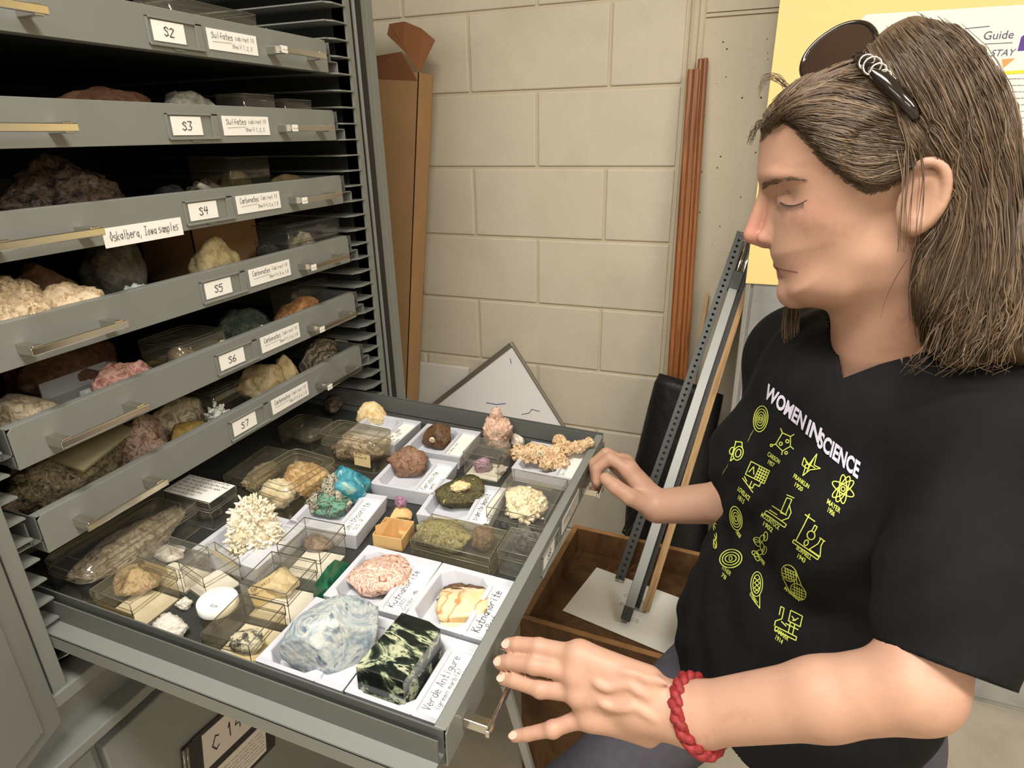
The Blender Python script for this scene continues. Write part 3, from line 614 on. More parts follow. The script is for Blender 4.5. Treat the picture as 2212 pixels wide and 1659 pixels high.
rock('dark_brown_slab', 'dark brown slab lying in the far corner of the open drawer', on(722, 878, .012, .5), (.045, .085, .026), rm('dark slab', [(54, 46, 40), (90, 80, 68), (122, 110, 94)], 40), seed=19, fine=.1)
rock('stained_white_rock', 'white rock with brown stains in the box half under drawer S7', L8(-.006, -.32, .003, .1), (.052, .088, .030), rm('stained', [(108, 98, 84), (170, 158, 138), (212, 204, 188), (140, 124, 104)], 40), seed=20, fine=.12)
# green glassy crystal
gm = simple('green glassy crystal', (26, 84, 60), .12, 0, .5, 90, spec=.8)
mb = MB(); mb.add([(-.012, -.03, 0), (.012, -.03, 0), (.012, .03, 0), (-.012, .03, 0), (-.011, -.028, .02), (.011, -.028, .02), (.011, .028, .02), (-.011, .028, .02), (0, -.008, .040), (0, .010, .038)],
    [(0, 3, 2, 1), (0, 1, 5, 4), (1, 2, 6, 5), (2, 3, 7, 6), (3, 0, 4, 7), (4, 5, 8), (5, 6, 9, 8), (6, 7, 9), (7, 4, 8, 9)])
o = mb.build('green_crystal', gm, None, M=L8(.267, -.50, 0, .05)); tag(o, 'green glassy pointed crystal between the clear box and the pink rock tray', 'crystal')
# cardboard cell with folded paper and amethyst
CARD = simple('tan card', (222, 182, 124), .8, 0, .05, 30)
t = thing('small_carton', 'small open tan cardboard box beside the long clear box', 'box', on(852, 1166, .0, .12))
mb = MB(); s_, h_ = .024, .022
for a, b in (((-s_, -s_, 0), (s_, s_, .001)), ((-s_, -s_, 0), (-s_+.0012, s_, h_)), ((s_-.0012, -s_, 0), (s_, s_, h_)), ((-s_, -s_, 0), (s_, -s_+.0012, h_)), ((-s_, s_-.0012, 0), (s_, s_, h_))): mb.box(a, b)
mb.build('carton', CARD, t)
mb = MB(); mb.add([(-.022, -.018, .002), (-.004, .0, .002), (-.004, .002, .036), (-.024, -.012, .030), (.018, -.014, .002), (.004, .004, .034)], [(0, 1, 2, 3), (1, 4, 5, 2)]); mb.build('folded_paper', simple('brown paper', (200, 156, 98), .8), t)
t = rock('tan_base_stone', 'tan block topped with a violet crystal', on(868, 1120, 0, .2), (.036, .030, .024), CARD, 'crystal', seed=3, facets=9, cut=(.5, .7))
mb = rock_mb((.022, .016, .020), 4, 3, fine=.2); crystals(mb, 30, (.018, .014, .016), .006, .005, 3)
mb.build('violet_crystal', simple('violet crystal', (150, 112, 136), .35), t, M=T(-.002, .003, .022))
# slip of paper in the slots
mb = MB(); mb.box((0, 0, 0), (.03, .02, .001)); o = mb.build('paper_slip', PAPER, None, M=T(-.02, -.706, .885) @ RZ(.3) @ RY(-.5)); tag(o, 'crumpled white slip in the lowest slot of the left post', 'paper')

# ================================================================ CONTENTS OF THE OTHER DRAWERS
def inn(n, px, py, xx, dz=0, rot=0):
    """inside drawer n: pixel (px,py) on the vertical plane x = xx gives y; it rests on that drawer's floor"""
    p = hit(px, py, 0, xx); return T(xx, p.y, ZT-(n-3)*PITCH-.0462+dz) @ RZ(rot)
def bx(name, label, M, sx, sy, h, mats=(CLEAR_D, EDGE_D), rnd_=.006): return clear_box(name, label, M, sx, sy, h, None, .4, rnd_, mats, 'clear boxes in the upper drawers')
D1 = rm('dark stones', []) if False else R['dark stones']
bx('clear_box', 'clear shallow box of dark stone standing in drawer S2', inn(2, 430, 30, -.06), .07, .17, .068)
rock('dark_tablet', 'dark stone inside the shallow box in drawer S2', inn(2, 430, 30, -.06, .001), (.056, .15, .055), D1, seed=1)
rock('white_stone', 'small white stone near the right end of drawer S2', inn(2, 577, 58, -.02), (.026, .030, .052), R['white cr'], seed=2)
rock('flat_red_brown_rock', 'flat reddish brown rock in drawer S3', inn(3, 225, 208, -.07), (.07, .15, .068), rm('dull red', [(84, 58, 48), (112, 80, 64), (132, 102, 80)], 30), seed=3, facets=4)
rock('grey_dome_rock', 'rounded grey-green rock behind the S3 card', inn(3, 405, 212, -.06), (.08, .12, .068), rm('grey dome', [(92, 94, 88), (132, 130, 120), (160, 156, 144)], 45), seed=4, facets=1, fine=.1)
bx('clear_box', 'clear box of black stones at the right of drawer S3', inn(3, 530, 212, -.05), .06, .075, .066)
bx('clear_box', 'clear box at the far right end of drawer S3', inn(3, 615, 212, -.05), .06, .075, .062)
rock('black_stone', 'black stone in the middle box of drawer S3', inn(3, 530, 212, -.05, .002), (.045, .06, .05), R['blackish'], seed=5)
rock('dark_grey_stone', 'dark grey stone in the end box of drawer S3', inn(3, 615, 212, -.05, .002), (.045, .06, .045), D1, seed=6)
o = rock('sparkling_dark_rock', 'big dark sparkling rock at the left of drawer S4', inn(4, 120, 400, -.10), (.12, .17, .105), rm('sparkle', [(26, 22, 24), (58, 48, 46), (98, 82, 68), (40, 34, 34)], 40, rough=.35), seed=7, fine=.12, sub=5)
mb = rock_mb((.028, .060, .020), 8, 4, fine=.08); o = mb.build('white_finger_stone', R['grey dome'], None, M=T(-.035, hit(440, 385, 0, -.035).y, 1.4145) @ RX(-.75)); tag(o, 'elongated pale stone sticking up from drawer S4', 'rock')
rock('brown_rubble', 'dark brown stone supporting the pale finger stone in drawer S4', inn(4, 440, 400, -.055), (.06, .085, .058), D1, seed=9, fine=.15)
rock('blue_black_rock', 'blue-black rock in the middle of drawer S4', inn(4, 370, 410, -.07), (.07, .07, .052), R['blackish'], seed=10)
bx('clear_box', 'clear box with brown stone slabs at the back of drawer S4', inn(4, 500, 375, -.12), .09, .10, .085)
rock('olive_slab', 'olive brown slab in the box at the back of drawer S4', inn(4, 500, 375, -.12, .002), (.07, .08, .06), rm('olive slab', [(84, 74, 50), (116, 104, 74), (138, 124, 94)], 30), seed=11)
rock('flat_brown_rock', 'flat brown rock at the right of drawer S4', inn(4, 620, 392, -.06), (.06, .11, .054), R['olive slab'], seed=12)
rock('large_grey_boulder', 'large smooth grey boulder in the middle of drawer S5', inn(5, 245, 580, -.12), (.09, .085, .105), rm('boulder', [(66, 62, 58), (98, 92, 84), (118, 112, 100)], 30), seed=13, facets=1)
bmc = MB(); BRC = simple('brown cardboard', (150, 112, 78), .85, 0, .06, 20)
for a, b in (((-.06, -.075, 0), (.06, .075, .001)), ((-.06, -.075, 0), (-.058, .075, .10)), ((.058, -.075, 0), (.06, .075, .10)), ((-.06, -.075, 0), (.06, -.073, .10)), ((-.06, .073, 0), (.06, .075, .10)), ((-.06, -.075, .099), (.06, .0, .10))): bmc.box(a, b)
o = bmc.build('cardboard_box', BRC, None, M=inn(5, 440, 540, -.17)); tag(o, 'brown cardboard box standing in drawer S5', 'box')
rock('tan_rounded_rock', 'tan rounded rock in front of the cardboard box in drawer S5', inn(5, 462, 575, -.06), (.06, .095, .086), rm('tan rounded', [(150, 136, 96), (182, 166, 124), (196, 184, 146)], 40), seed=14, facets=2)
rock('white_crust_rock', 'cream crusted rock at the left end of drawer S5', inn(5, 30, 672, -.05, 0), (.09, .12, .088), rm('cream crust', [(160, 130, 100), (214, 190, 156), (236, 220, 192)], 60), seed=15, fine=.16, ffreq=9, sub=5)
rock('cream_lump', 'cream lump beside the crusted rock in drawer S5', inn(5, 160, 665, -.03), (.055, .08, .070), R['cream crust'], seed=16, fine=.12)
rock('brown_dome_rock', 'brown rock behind the cream lumps in drawer S5', inn(5, 95, 650, -.10), (.08, .09, .088), R['dull red'], seed=17)
mb = rock_mb((.03, .06, .05), 18, 3, fine=.2); crystals(mb, 50, (.035, .065, .05), .012, .007, 19, kind='rhomb'); o = mb.build('blue_grey_crystals', rm('bluegrey cr', [(120, 132, 134), (170, 180, 178), (200, 206, 200)], 40), None, M=inn(5, 290, 625, -.025)); tag(o, 'small blue-grey crystals at the front of drawer S5', 'crystal')
bx('clear_box', 'large clear box at the right of drawer S5', inn(5, 640, 520, -.08), .10, .16, .080, (CLEAR, EDGE_D))
rock('dark_green_stone', 'dark stone in the left of the large S5 box', inn(5, 580, 545, -.07, .002), (.05, .06, .055), R['dark green'], seed=19)
rock('pale_crystal_rock', 'pale crystal rock in the large S5 box', inn(5, 655, 520, -.055, .002), (.05, .055, .062), rm('pale cr', [(140, 130, 108), (190, 182, 160), (216, 210, 192)], 40), seed=20, fine=.16)
rock('orange_brown_rock', 'orange-brown rock at the right of drawer S6', inn(6, 640, 660, -.05), (.055, .11, .062), rm('orange brown', [(110, 74, 44), (150, 106, 68), (176, 132, 90), (112, 60, 40)], 36), seed=21)
bx('clear_box', 'clear box over the orange-brown rock in drawer S6', inn(6, 650, 640, -.11), .06, .12, .070)
rock('dark_green_rock', 'dark green rock in the middle of drawer S6', inn(6, 520, 700, -.08), (.09, .12, .066), rm('dg', [(36, 48, 42), (58, 70, 60), (92, 96, 84)], 34), seed=22, fine=.1)
rock('white_chip', 'white chip at the front edge of drawer S6 left of its card', inn(6, 480, 738, -.016), (.016, .035, .046), R['white cr'], seed=23)
rock('small_white_chip', 'small white chip near the handle of drawer S6', inn(6, 566, 706, -.016), (.014, .024, .047), R['white cr'], seed=24)
bx('clamshell_box', 'rounded clear box of pale stones in drawer S6', inn(6, 400, 755, -.06), .09, .10, .060, rnd_=.016)
rock('pale_stone', 'pale stone in the rounded box in drawer S6', inn(6, 390, 768, -.055, .002), (.05, .06, .045), rm('pale st', [(120, 108, 92), (156, 144, 126), (186, 176, 156)], 34), seed=25)
rock('pink_red_rock', 'pink and red rock at the front of drawer S6', inn(6, 265, 820, -.035), (.05, .105, .064), rm('pinkred', [(112, 66, 62), (156, 108, 100), (196, 158, 146), (142, 112, 86)], 30, dist=2), seed=26, fine=.08, sub=5)
t = thing('labelled_tray', 'clear tray with a white card lettered rhisoch in drawer S6', 'tray', inn(6, 205, 822, -.085, .014, 0))
mb = MB(); mb.box((-.04, -.05, 0), (.04, .05, .002), 0); mb.box((-.04, -.05, 0), (-.038, .05, .026), 0); mb.box((.038, -.05, 0), (.04, .05, .026), 0); mb.box((-.04, .048, 0), (.04, .05, .026), 0); mb.build('tray', simple('grey white plastic', (176, 178, 180), .4), t)
mb = MB(); M1 = T(.0405, -.045, .0) @ TF; mb.box((0, 0, 0), (.09, .024, .001), 0, M1); write(mb, 'rhisoch', .011, .03, .008, 1, M1, .0013, .0015, 3); mb.build('card', [simple('shaded card', (200, 196, 184), .8), INK], t)
rock('dark_red_boulder', 'dark red-brown boulder deep in drawer S6', inn(6, 150, 815, -.17), (.10, .16, .085), R['dull red'], seed=27)
rock('flat_grey_slab', 'flat grey slab at the left end of drawer S6', inn(6, 45, 890, -.06), (.08, .08, .060), R['grey slab'], seed=28)
rock('honey_calcite_cluster', 'honey-grey rounded crystal cluster at the right of drawer S7', inn(7, 565, 805, -.055), (.07, .085, .075), rm('honey', [(120, 104, 74), (160, 142, 104), (188, 172, 136)], 20, rough=.3), seed=29, facets=8, cut=(.5, .85))
rock('honey_calcite_lump', 'second honey-grey lump, touching the S7 cluster', inn(7, 615, 800, -.04), (.05, .06, .085), R['honey'], seed=30, facets=8, cut=(.5, .85))
rock('banded_grey_rock', 'banded grey rock at the right end of drawer S7', inn(7, 690, 768, -.06), (.06, .12, .072), rm('banded grey', [(74, 66, 54), (118, 108, 92), (158, 148, 130), (90, 80, 68)], 22, kind='wave', dist=6), seed=31, fine=.08)
mb = rock_mb((.036, .050, .052), 32, 3, fine=.2); crystals(mb, 120, (.042, .055, .060), .010, .005, 33); o = mb.build('white_spiky_crystal', rm('whitegrey cr', [(150, 150, 144), (196, 196, 190), (226, 226, 220)], 40, rough=.3), None, M=inn(7, 470, 900, -.03)); tag(o, 'white spiky crystal at the front edge of drawer S7', 'crystal')
bx('clear_box', 'clear box behind the white spiky crystal in drawer S7', inn(7, 480, 872, -.10), .07, .10, .058)
rock('ochre_slab', 'ochre slab in drawer S7', inn(7, 405, 945, -.04), (.04, .08, .048), rm('ochre', [(110, 88, 36), (140, 116, 60), (156, 138, 92)], 30), seed=34, facets=3)
rock('grey_brown_slab', 'grey-brown slab behind the ochre one in drawer S7', inn(7, 390, 915, -.10), (.06, .11, .062), R['grey slab'], seed=35)
rock('big_mottled_rock', 'big mottled green-brown rock filling the left of drawer S7', inn(7, 150, 1010, -.075), (.10, .19, .088), rm('mottled', [(34, 38, 30), (78, 74, 56), (134, 116, 90), (50, 66, 54), (170, 140, 116)], 34, dist=1.4), seed=36, fine=.12, sub=5)
rock('pink_grey_rock', 'pinkish grey crystalline rock beside the big mottled one in drawer S7', inn(7, 298, 940, -.07), (.08, .095, .084), rm('pinkgrey', [(84, 66, 56), (138, 112, 98), (182, 158, 142), (70, 62, 50)], 44), seed=37, fine=.14)
mb = MB(); mb.box((-.03, -.045, 0), (.03, .045, .004)); mb.ribbon([(-.02, -.035), (.018, -.030)], .0012, 1, None, .0045); mb.ribbon([(-.02, .03), (.018, .03)], .0012, 1, None, .0045)
o = mb.build('folded_envelope', [simple('grey tan envelope', (120, 112, 84), .8), INKG], None, M=inn(7, 195, 965, -.045, .083, .2) @ RY(.35) @ RX(.2)); tag(o, 'old tan folded envelope lying on the rocks of drawer S7', 'envelope')
rock('pale_flat_stone', 'pale flat stone with a white slip at the end of drawer S7', inn(7, 735, 748, -.07), (.05, .05, .05), R['white quartz'], seed=38)
# ================================================================ THINGS BEHIND THE DRAWER
def frame_of(p0, p1, side):
    """matrix: z from p0 to p1, y as close to side as possible"""
    z = (p1-p0).normalized(); x = Vector(side).cross(z).normalized(); y = z.cross(x)
    return Matrix(((x.x, y.x, z.x, p0.x), (x.y, y.y, z.y, p0.y), (x.z, y.z, z.z, p0.z), (0, 0, 0, 1))), (p1-p0).length
# tall open carton
CB = simple('corrugated cardboard', (174, 136, 94), .85, 0, .05, 12, .2, 60)
CBI = simple('cardboard inside', (140, 92, 58), .9)
pt = hit(905, 157, 1, .60); pb = hit(878, 865, 1, .60); dr = (pt-pb).normalized(); pf = pb-dr*(pb.z/dr.z)*.985
Mx, LN = frame_of(pf, pt, (0, 1, 0)); LN = (pt-pf).length
t = thing('tall_carton', 'tall narrow open brown cardboard carton leaning by the cabinet post', 'box', T(*pf))
Mc = T(*(-pf)) @ Mx
mb = MB(); W_, D_ = .22, .085
for a, b in (((-W_, 0, 0), (0, .003, LN)), ((-W_, D_-.003, 0), (0, D_, LN)), ((-.003, 0, 0), (0, D_, LN)), ((-W_, 0, 0), (-W_+.003, D_, LN)), ((-W_, 0, 0), (0, D_, .003))): mb.box(a, b, 0, Mc)
mb.build('carton', CB, t)
def flap(pts, nm='flap'):
    mb = MB(); n = len(pts); off = Vector((0, .003, 0))
    vs = [Mc @ Vector(p) for p in pts]+[Mc @ (Vector(p)+off) for p in pts]
    mb.add(vs, [tuple(range(n)), tuple(range(2*n-1, n-1, -1))]+[(i, (i+1) % n, n+(i+1) % n, n+i) for i in range(n)]); mb.build(nm, CBI, t)
flap([(0, 0, LN), (.012, .06, LN+.085), (-.03, .055, LN+.110), (-.075, .045, LN+.122), (-.115, .035, LN+.112), (-.118, .03, LN+.085), (-.06, .02, LN+.050), (-.022, .008, LN+.02)])
flap([(-.004, -.001, LN-.02), (-.045, -.018, LN+.045), (-.115, -.020, LN+.030), (-.20, -.018, LN+.028), (-.21, -.001, LN-.03)])
# white shelf board
WB = simple('white laminate', (226, 222, 214), .5, 0, .04, 6)
mb = MB(); mb.box((-.225, 0, 0), (.225, .018, .765)); o = mb.build('white_board', WB, None, .002, T(-.30, .56, 0) @ RX(-.25)); tag(o, 'white laminate board leaning on the block wall behind the whiteboard', 'board')
o.matrix_world = T(-.325, .728, 0) @ RX(-.015)
# whiteboard standing on its corner
P0 = hit(1106, 747, 1, .722); P2 = hit(1155, 912, 1, .655); best = None
for i in range(200):
    y1 = .30+i*.0022; P1 = hit(935, 880, 1, y1); c_ = abs((P1-P0).normalized().dot((P2-P0).normalized()))
    if best is None or c_ < best[0]: best = (c_, P1)
P1 = hit(935, 880, 1, min(best[1].y, .700)); ex = (P1-P0).normalized(); ey = (P2-P0); ey = (ey-ex*ey.dot(ex)).normalized(); ez = ex.cross(ey)
if ez.y > 0: ez = -ez
Mw = Matrix(((ex.x, ey.x, ez.x, P0.x), (ex.y, ey.y, ez.y, P0.y), (ex.z, ey.z, ez.z, P0.z), (0, 0, 0, 1)))
l1 = (P1-P0).length*1.25; l2 = .36
t = thing('whiteboard', 'framed whiteboard tipped on its corner against the block wall, with blue pen marks', 'whiteboard', Mw)
mb = MB(); mb.box((0, 0, -.008), (l1, l2, 0)); 
for pts, c_ in (([(.19, .10), (.16, .125), (.13, .14)], 1), ([(.10, .20), (.075, .21), (.06, .205), (.04, .225)], 2), ([(.03, .03), (.035, .045)], 1), ([(.22, .22), (.16, .24), (.15, .27)], 2)): mb.ribbon(pts, .0025, c_, None, .0006)
mb.build('board', [simple('whiteboard', (236, 234, 232), .3), INKB, INKG], t)
mb = MB(); mb.box((-.003, -.012, -.012), (l1, .004, .006)); mb.box((-.005, -.012, -.012), (.001, l2, .004)); mb.build('frame', simple('aluminium trim', (150, 142, 128), .4, .6), t, .001)
# wooden mouldings
WD = rockmat('orange stained wood', [(104, 58, 28), (134, 80, 42), (154, 98, 56), (114, 66, 34)], 5, .4, .2, .6, 3, stretch=(12, 12, .6), bscale=60, spec=.5)
def lean(name, label, cat, top, bot, w, d, mat, side=(0, 1, 0), prof=None, group=None, ext=0, build=True):
    M_, L_ = frame_of(bot-(top-bot).normalized()*ext, top, side)
    mb = MB(); mb.prism(prof or [(-w/2, -d/2), (w/2, -d/2), (w/2, d/2), (-w/2, d/2)], 0, L_)
    o = mb.build(name, mat, None, .001, M_); return tag(o, label, cat, group)
def mould(w): return [(-w/2, .009), (-w/2, -.006), (-w/2+.005, -.009), (-.002, -.009), (-.0005, -.004), (.0015, -.004), (.003, -.010), (w/2-.003, -.010), (w/2, -.006), (w/2, .009)]
lean('wood_moulding', 'left, shorter strip of orange stained wood moulding standing in the black bag', 'wood strip', hit(1499, 150, 1, .735), hit(1454, 800, 1, .655), 0, 0, WD, prof=mould(.030), ext=.30)
lean('wood_moulding', 'right, taller strip of orange stained wood moulding standing in the black bag', 'wood strip', hit(1519, 127, 1, .745), hit(1476, 800, 1, .665), 0, 0, WD, prof=mould(.024), ext=.30)
# black bag
BAG = simple('black nylon', (20, 20, 22), .55, 0, .3, 8, .6, 22, bdist=.01)
mb = MB(); n = 28; prof = []
for i, (z, cx, rx, ry) in enumerate([(0.0, .60, .10, .05), (.05, .60, .12, .065), (.25, .60, .125, .07), (.45, .605, .12, .068), (.60, .61, .112, .062), (.72, .62, .100, .055), (.80, .625, .092, .045), (.83, .63, .088, .04), (.82, .63, .083, .035), (.7, .62, .08, .03)]):
    for k in range(n):
        a = 2*PI*k/n; r = 1+.10*noise.noise(Vector((math.cos(a)*1.2, math.sin(a)*1.2, z*5)))*2+.03*math.sin(5*a+z*9)
        mb.v.append((cx+rx*r*math.cos(a), .66+ry*r*math.sin(a), z+(.03*math.cos(a+2.4) if z > .7 else 0)))
for i in range(9):
    for k in range(n): mb.f.append((i*n+k, i*n+(k+1) % n, (i+1)*n+(k+1) % n, (i+1)*n+k)); mb.m.append(0); mb.sm.append(True)
mb.f.append(tuple(range(n-1, -1, -1))); mb.m.append(0); mb.sm.append(False)
bag = mb.build('black_bag', BAG, None); tag(bag, 'black cloth bag standing by the wall with wood strips in it', 'bag')
mb = MB(); mb.tube([tuple(hit(1410, 1020, 1, .57)), tuple(hit(1385, 1075, 1, .55)), tuple(hit(1360, 1115, 1, .54)), tuple(hit(1345, 1148, 1, .54)), tuple(hit(1352, 1155, 1, .55)), tuple(hit(1375, 1125, 1, .57))], .007, 6, flat=.3)
mb.build('strap', BAG, bag)
# wooden bin with a paper sheet
ZR = .49; c1, c2, c3 = hit(1238, 1133, 2, ZR), hit(1126, 1335, 2, ZR), hit(1473, 1440, 2, ZR); c4 = hit(1533, 1197, 2, ZR)
ux = ((c3-c2)+(c4-c1)).normalized(); wx = ((c3-c2).length+(c4-c1).length)/2; uy = Vector((-ux.y, ux.x, 0)); wy = ((c1-c2).dot(uy)+(c4-c3).dot(uy))/2
cen = (c1+c2+c3+c4)/4; cen.z = 0
WB2 = rockmat('scuffed brown wood', [(70, 48, 29), (84, 58, 34), (100, 72, 44), (76, 52, 31)], 14, .55, .3, .2, 6, stretch=(1, 1, .4), spec=.3)
WB3 = simple('worn wood edge', (140, 102, 60), .6, 0, .2, 30)
WBS = simple('light scratch', (178, 136, 84), .6)
ang = math.atan2(ux.y, ux.x)
t = thing('wooden_bin', 'scuffed brown square wooden bin on the floor under the rails, paper inside', 'box', T(*cen) @ RZ(ang))
a, b_, th = wx/2, wy/2, .016
for nm, p, q in (('side_panel', (-a, -b_, 0), (a, -b_+th, ZR)), ('side_panel', (-a, b_-th, 0), (a, b_, ZR)), ('side_panel', (-a, -b_+th, 0), (-a+th, b_-th, ZR)), ('side_panel', (a-th, -b_+th, 0), (a, b_-th, ZR))):
    mb = MB(); mb.box(p, q, 0); mb.box((p[0]+.001, p[1]+.001, ZR), (q[0]-.001, q[1]-.001, ZR+.0012), 1); mb.build(nm, [WB2, WB3], t, .002)
mb = MB(); mb.box((-a+th, -b_+th, .40), (a-th, b_-th, .418)); rnd = random.Random(3)
for i in range(14):
    x = rnd.uniform(-a*.8, a*.1); y = rnd.uniform(-b_*.5, b_*.7); L_ = rnd.uniform(.02, .12); an = rnd.uniform(.3, 1.3)
    mb.ribbon([(x, y), (x+L_*math.cos(an)*.6, y+L_*math.sin(an)*.5), (x+L_*math.cos(an), y+L_*math.sin(an))], .0007, 1, None, .4185)
mb.build('inner_floor', [WB2, WBS], t)
pc = [hit(x, y, 2, .421) for x, y in ((1275, 1218), (1498, 1300), (1450, 1412), (1215, 1318))]
e1 = (pc[1]-pc[0]).normalized(); o0 = pc[3]; an = math.atan2(e1.y, e1.x)
mb = MB(); sw, sh = .279, (pc[0]-pc[3]).length*.98; mb.box((0, 0, 0), (sw, sh, .0006))
write(mb, 'Calcite', .012, .105, .125, 1, None, .0009, .0009, 3); write(mb, 'Ruler', .012, .11, .09, 1, None, .0009, .0009, 4); write(mb, 'US', .013, .155, .055, 1, None, .0009, .0009, 5)
o = mb.build('paper_sheet', [PAPER, INKG], None, M=T(o0.x, o0.y, .4195) @ RZ(an)); tag(o, 'white paper sheet with handwriting lying in the wooden bin', 'paper')
# rails leaning from the bin to the wall
GRY = simple('grey painted rail', (150, 152, 150), .4, .2, .05, 8); GRD = simple('dark grey rail', (70, 72, 70), .45, .3); BLK = simple('black bar', (16, 16, 16), .5)
ZB = .4212
def rail(name, label, top, yt, bot, w, d, mat, prof=None, zb=ZB, cat='rail'):
    tp = hit(top[0], top[1], 1, yt); bt = hit(bot[0], bot[1], 2, zb)
    M_, L_ = frame_of(bt, tp, (0, 1, 0)); mb = MB(); mb.prism(prof or [(-w/2, -d/2), (w/2, -d/2), (w/2, d/2), (-w/2, d/2)], 0.012, L_)
    return M_, L_, mb
M_, L_, mb = rail('', '', (1592, 598), .66, (1347, 1350), .022, .022, GRY, prof=[(-.011, .011), (-.011, -.011), (.011, -.011), (.011, .011), (.009, .011), (.009, -.009), (-.009, -.009), (-.009, .011)])
mb.ribbon([(0, 0), (0, 0)], 0) ; o = thing('grey_rail', 'light grey steel channel rail leaning from the bin to the wall', 'rail', M_)
mb.build('channel', GRY, o, .0008)
mb = MB(); mb.box((-.013, -.013, L_-.04), (.013, .013, L_+.01)); mb.build('end_cap', GRD, o, .001)
mb = MB(); mb.box((-.0115, -.0115, .012), (.0115, .0115, .045)); mb.build('end_cap', GRD, o, .001)
mb = MB(); mb.tube([(-.004, 0, L_), (-.004, 0, L_+.10)], .006, 8); mb.tube([(-.004, 0, L_+.10), (-.004, 0, L_+.17)], .0042, 8); mb.tube([(.012, .004, L_-.01), (.012, .004, L_+.14)], .0055, 8); mb.build('tube', CHROME, o)
M_, L_, mb = rail('', '', (1603, 500), .715, (1335, 1262), .02, .003, GRD, zb=.425)
mb = MB(); HW = .011; nh = int(L_/.016)
for i in range(nh):    # strip with a row of real holes
    z0 = .012+i*.016; r = .0038; cz = z0+.008; vs = [(-HW, 0, z0), (HW, 0, z0), (HW, 0, z0+.016), (-HW, 0, z0+.016)]; q = 8
    ring = [(r*math.cos(2*PI*k/q+PI/8), 0, cz+r*math.sin(2*PI*k/q+PI/8)) for k in range(q)]
    out = [(HW, 0, cz+.003), (.003, 0, z0+.016), (-.003, 0, z0+.016), (-HW, 0, cz+.003), (-HW, 0, cz-.003), (-.003, 0, z0), (.003, 0, z0), (HW, 0, cz-.003)]
    b0 = len(mb.v); mb.add(ring+out+[(HW, 0, z0+.016), (-HW, 0, z0+.016), (-HW, 0, z0), (HW, 0, z0)], [(k, (k+1) % 8, 8+(k+1) % 8, 8+k) for k in range(8)]+[(8, 16, 9), (10, 17, 11), (12, 18, 13), (14, 19, 15)])
mb.box((-HW-.001, 0, .012), (-HW, .02, L_)); mb.box((-HW, .019, .012), (HW, .02, L_))
o = mb.build('perforated_rail', GRD, None, M=M_); tag(o, 'dark perforated steel rail behind the light grey rail', 'rail')
M_, L_, mb = rail('', '', (1622, 560), .70, (1372, 1322), .012, .02, BLK); o = mb.build('black_bar', BLK, None, M=M_); tag(o, 'black bar between the grey rail and the wooden lath', 'bar')
M_, L_, mb = rail('', '', (1614, 612), .66, (1391, 1330), .013, .013, WD, prof=[(-.0085, .007), (-.0085, -.007), (.0085, -.007), (.0085, .007)])
LATH = rockmat('weathered wood lath', [(112, 84, 54), (148, 116, 78), (172, 140, 98), (126, 96, 62)], 6, .6, .3, .6, 8, stretch=(10, 10, .6), bscale=80)
o = mb.build('wooden_lath', LATH, None, .001, M_); tag(o, 'weathered brown wooden lath leaning beside the grey rail', 'wood strip')
lean('pale_stick', 'pale wooden stick standing behind the perforated rail', 'wood strip', hit(1528, 634, 1, .745), hit(1505, 780, 1, .73), .010, .008, simple('pale wood', (190, 158, 118), .7, 0, .08, 30), ext=.7)
# metal cabinet with the yellow board
MC = rockmat('galvanised steel sheet', [(168, 170, 172), (186, 188, 190), (196, 198, 200), (178, 180, 182)], 5, .35, .1, .3, 9, spec=.6); MC.node_tree.nodes['Principled BSDF'].inputs['Metallic'].default_value = .55
mc = thing('metal_locker', 'pale metal locker behind the woman, its upper front covered by a yellow board', 'cabinet', T(.75, .60, 0))
mb = MB(); mb.box((0, .004, 0), (.95, .15, 2.05)); mb.build('body', MC, mc, .003)
mb = MB(); mb.box((.0, -.006, 0), (.012, .004, 2.05)); mb.build('edge_trim', simple('bright steel edge', (190, 190, 186), .3, .6), mc, .002)
mb = MB(); mb.box((.018, -.004, .02), (.94, .004, 2.03)); mb.build('door', MC, mc, .002)
yb = MB(); z0 = hit(1640, 613, 1, .592).z; yb.box((0, 0, 0), (.96, .004, 2.06-z0)); YEL = simple('pale yellow board', (246, 222, 150), .6)
o = yb.build('yellow_board', YEL, None, .0005, T(.749, .589, z0)); tag(o, 'pale yellow board on the locker front behind the woman', 'board')
# poster
pA, pB, pC = hit(1862, 32, 1, .587), hit(2212, 10, 1, .587), None; an = math.atan2(pB.z-pA.z, pB.x-pA.x)
MP = T(pA.x, .5865, pA.z) @ Matrix.Rotation(-an, 4, 'Y') @ Matrix(((1, 0, 0, 0), (0, 0, -1, 0), (0, 1, 0, 0), (0, 0, 0, 1)))
def onp(px, py):
    q = MP.inverted() @ hit(px, py, 1, .5865); return q.x, q.y
def textmesh(mb, txt, size, M1, m=0, bold=0.0, shear=0.0, z=0.0, xs=1.0):
    cu = bpy.data.curves.new('t', 'FONT'); cu.body = txt; cu.size = size; cu.offset = bold; cu.shear = shear; cu.resolution_u = 3
    ob = bpy.data.objects.new('t', cu); COL.objects.link(ob); dg = bpy.context.evaluated_depsgraph_get(); me = bpy.data.meshes.new_from_object(ob.evaluated_get(dg))
    mb.add([M1 @ Vector((v.co.x*xs, v.co.y, z)) for v in me.vertices], [tuple(p.vertices) for p in me.polygons], m)
    w_ = max(v.co.x for v in me.vertices)*xs; bpy.data.objects.remove(ob); bpy.data.curves.remove(cu); bpy.data.meshes.remove(me); return w_
mb = MB(); mb.prism([(.008, 0), (.42, 0), (.42, -.34), (0, -.34), (0, -.008)], -.0005, 0)
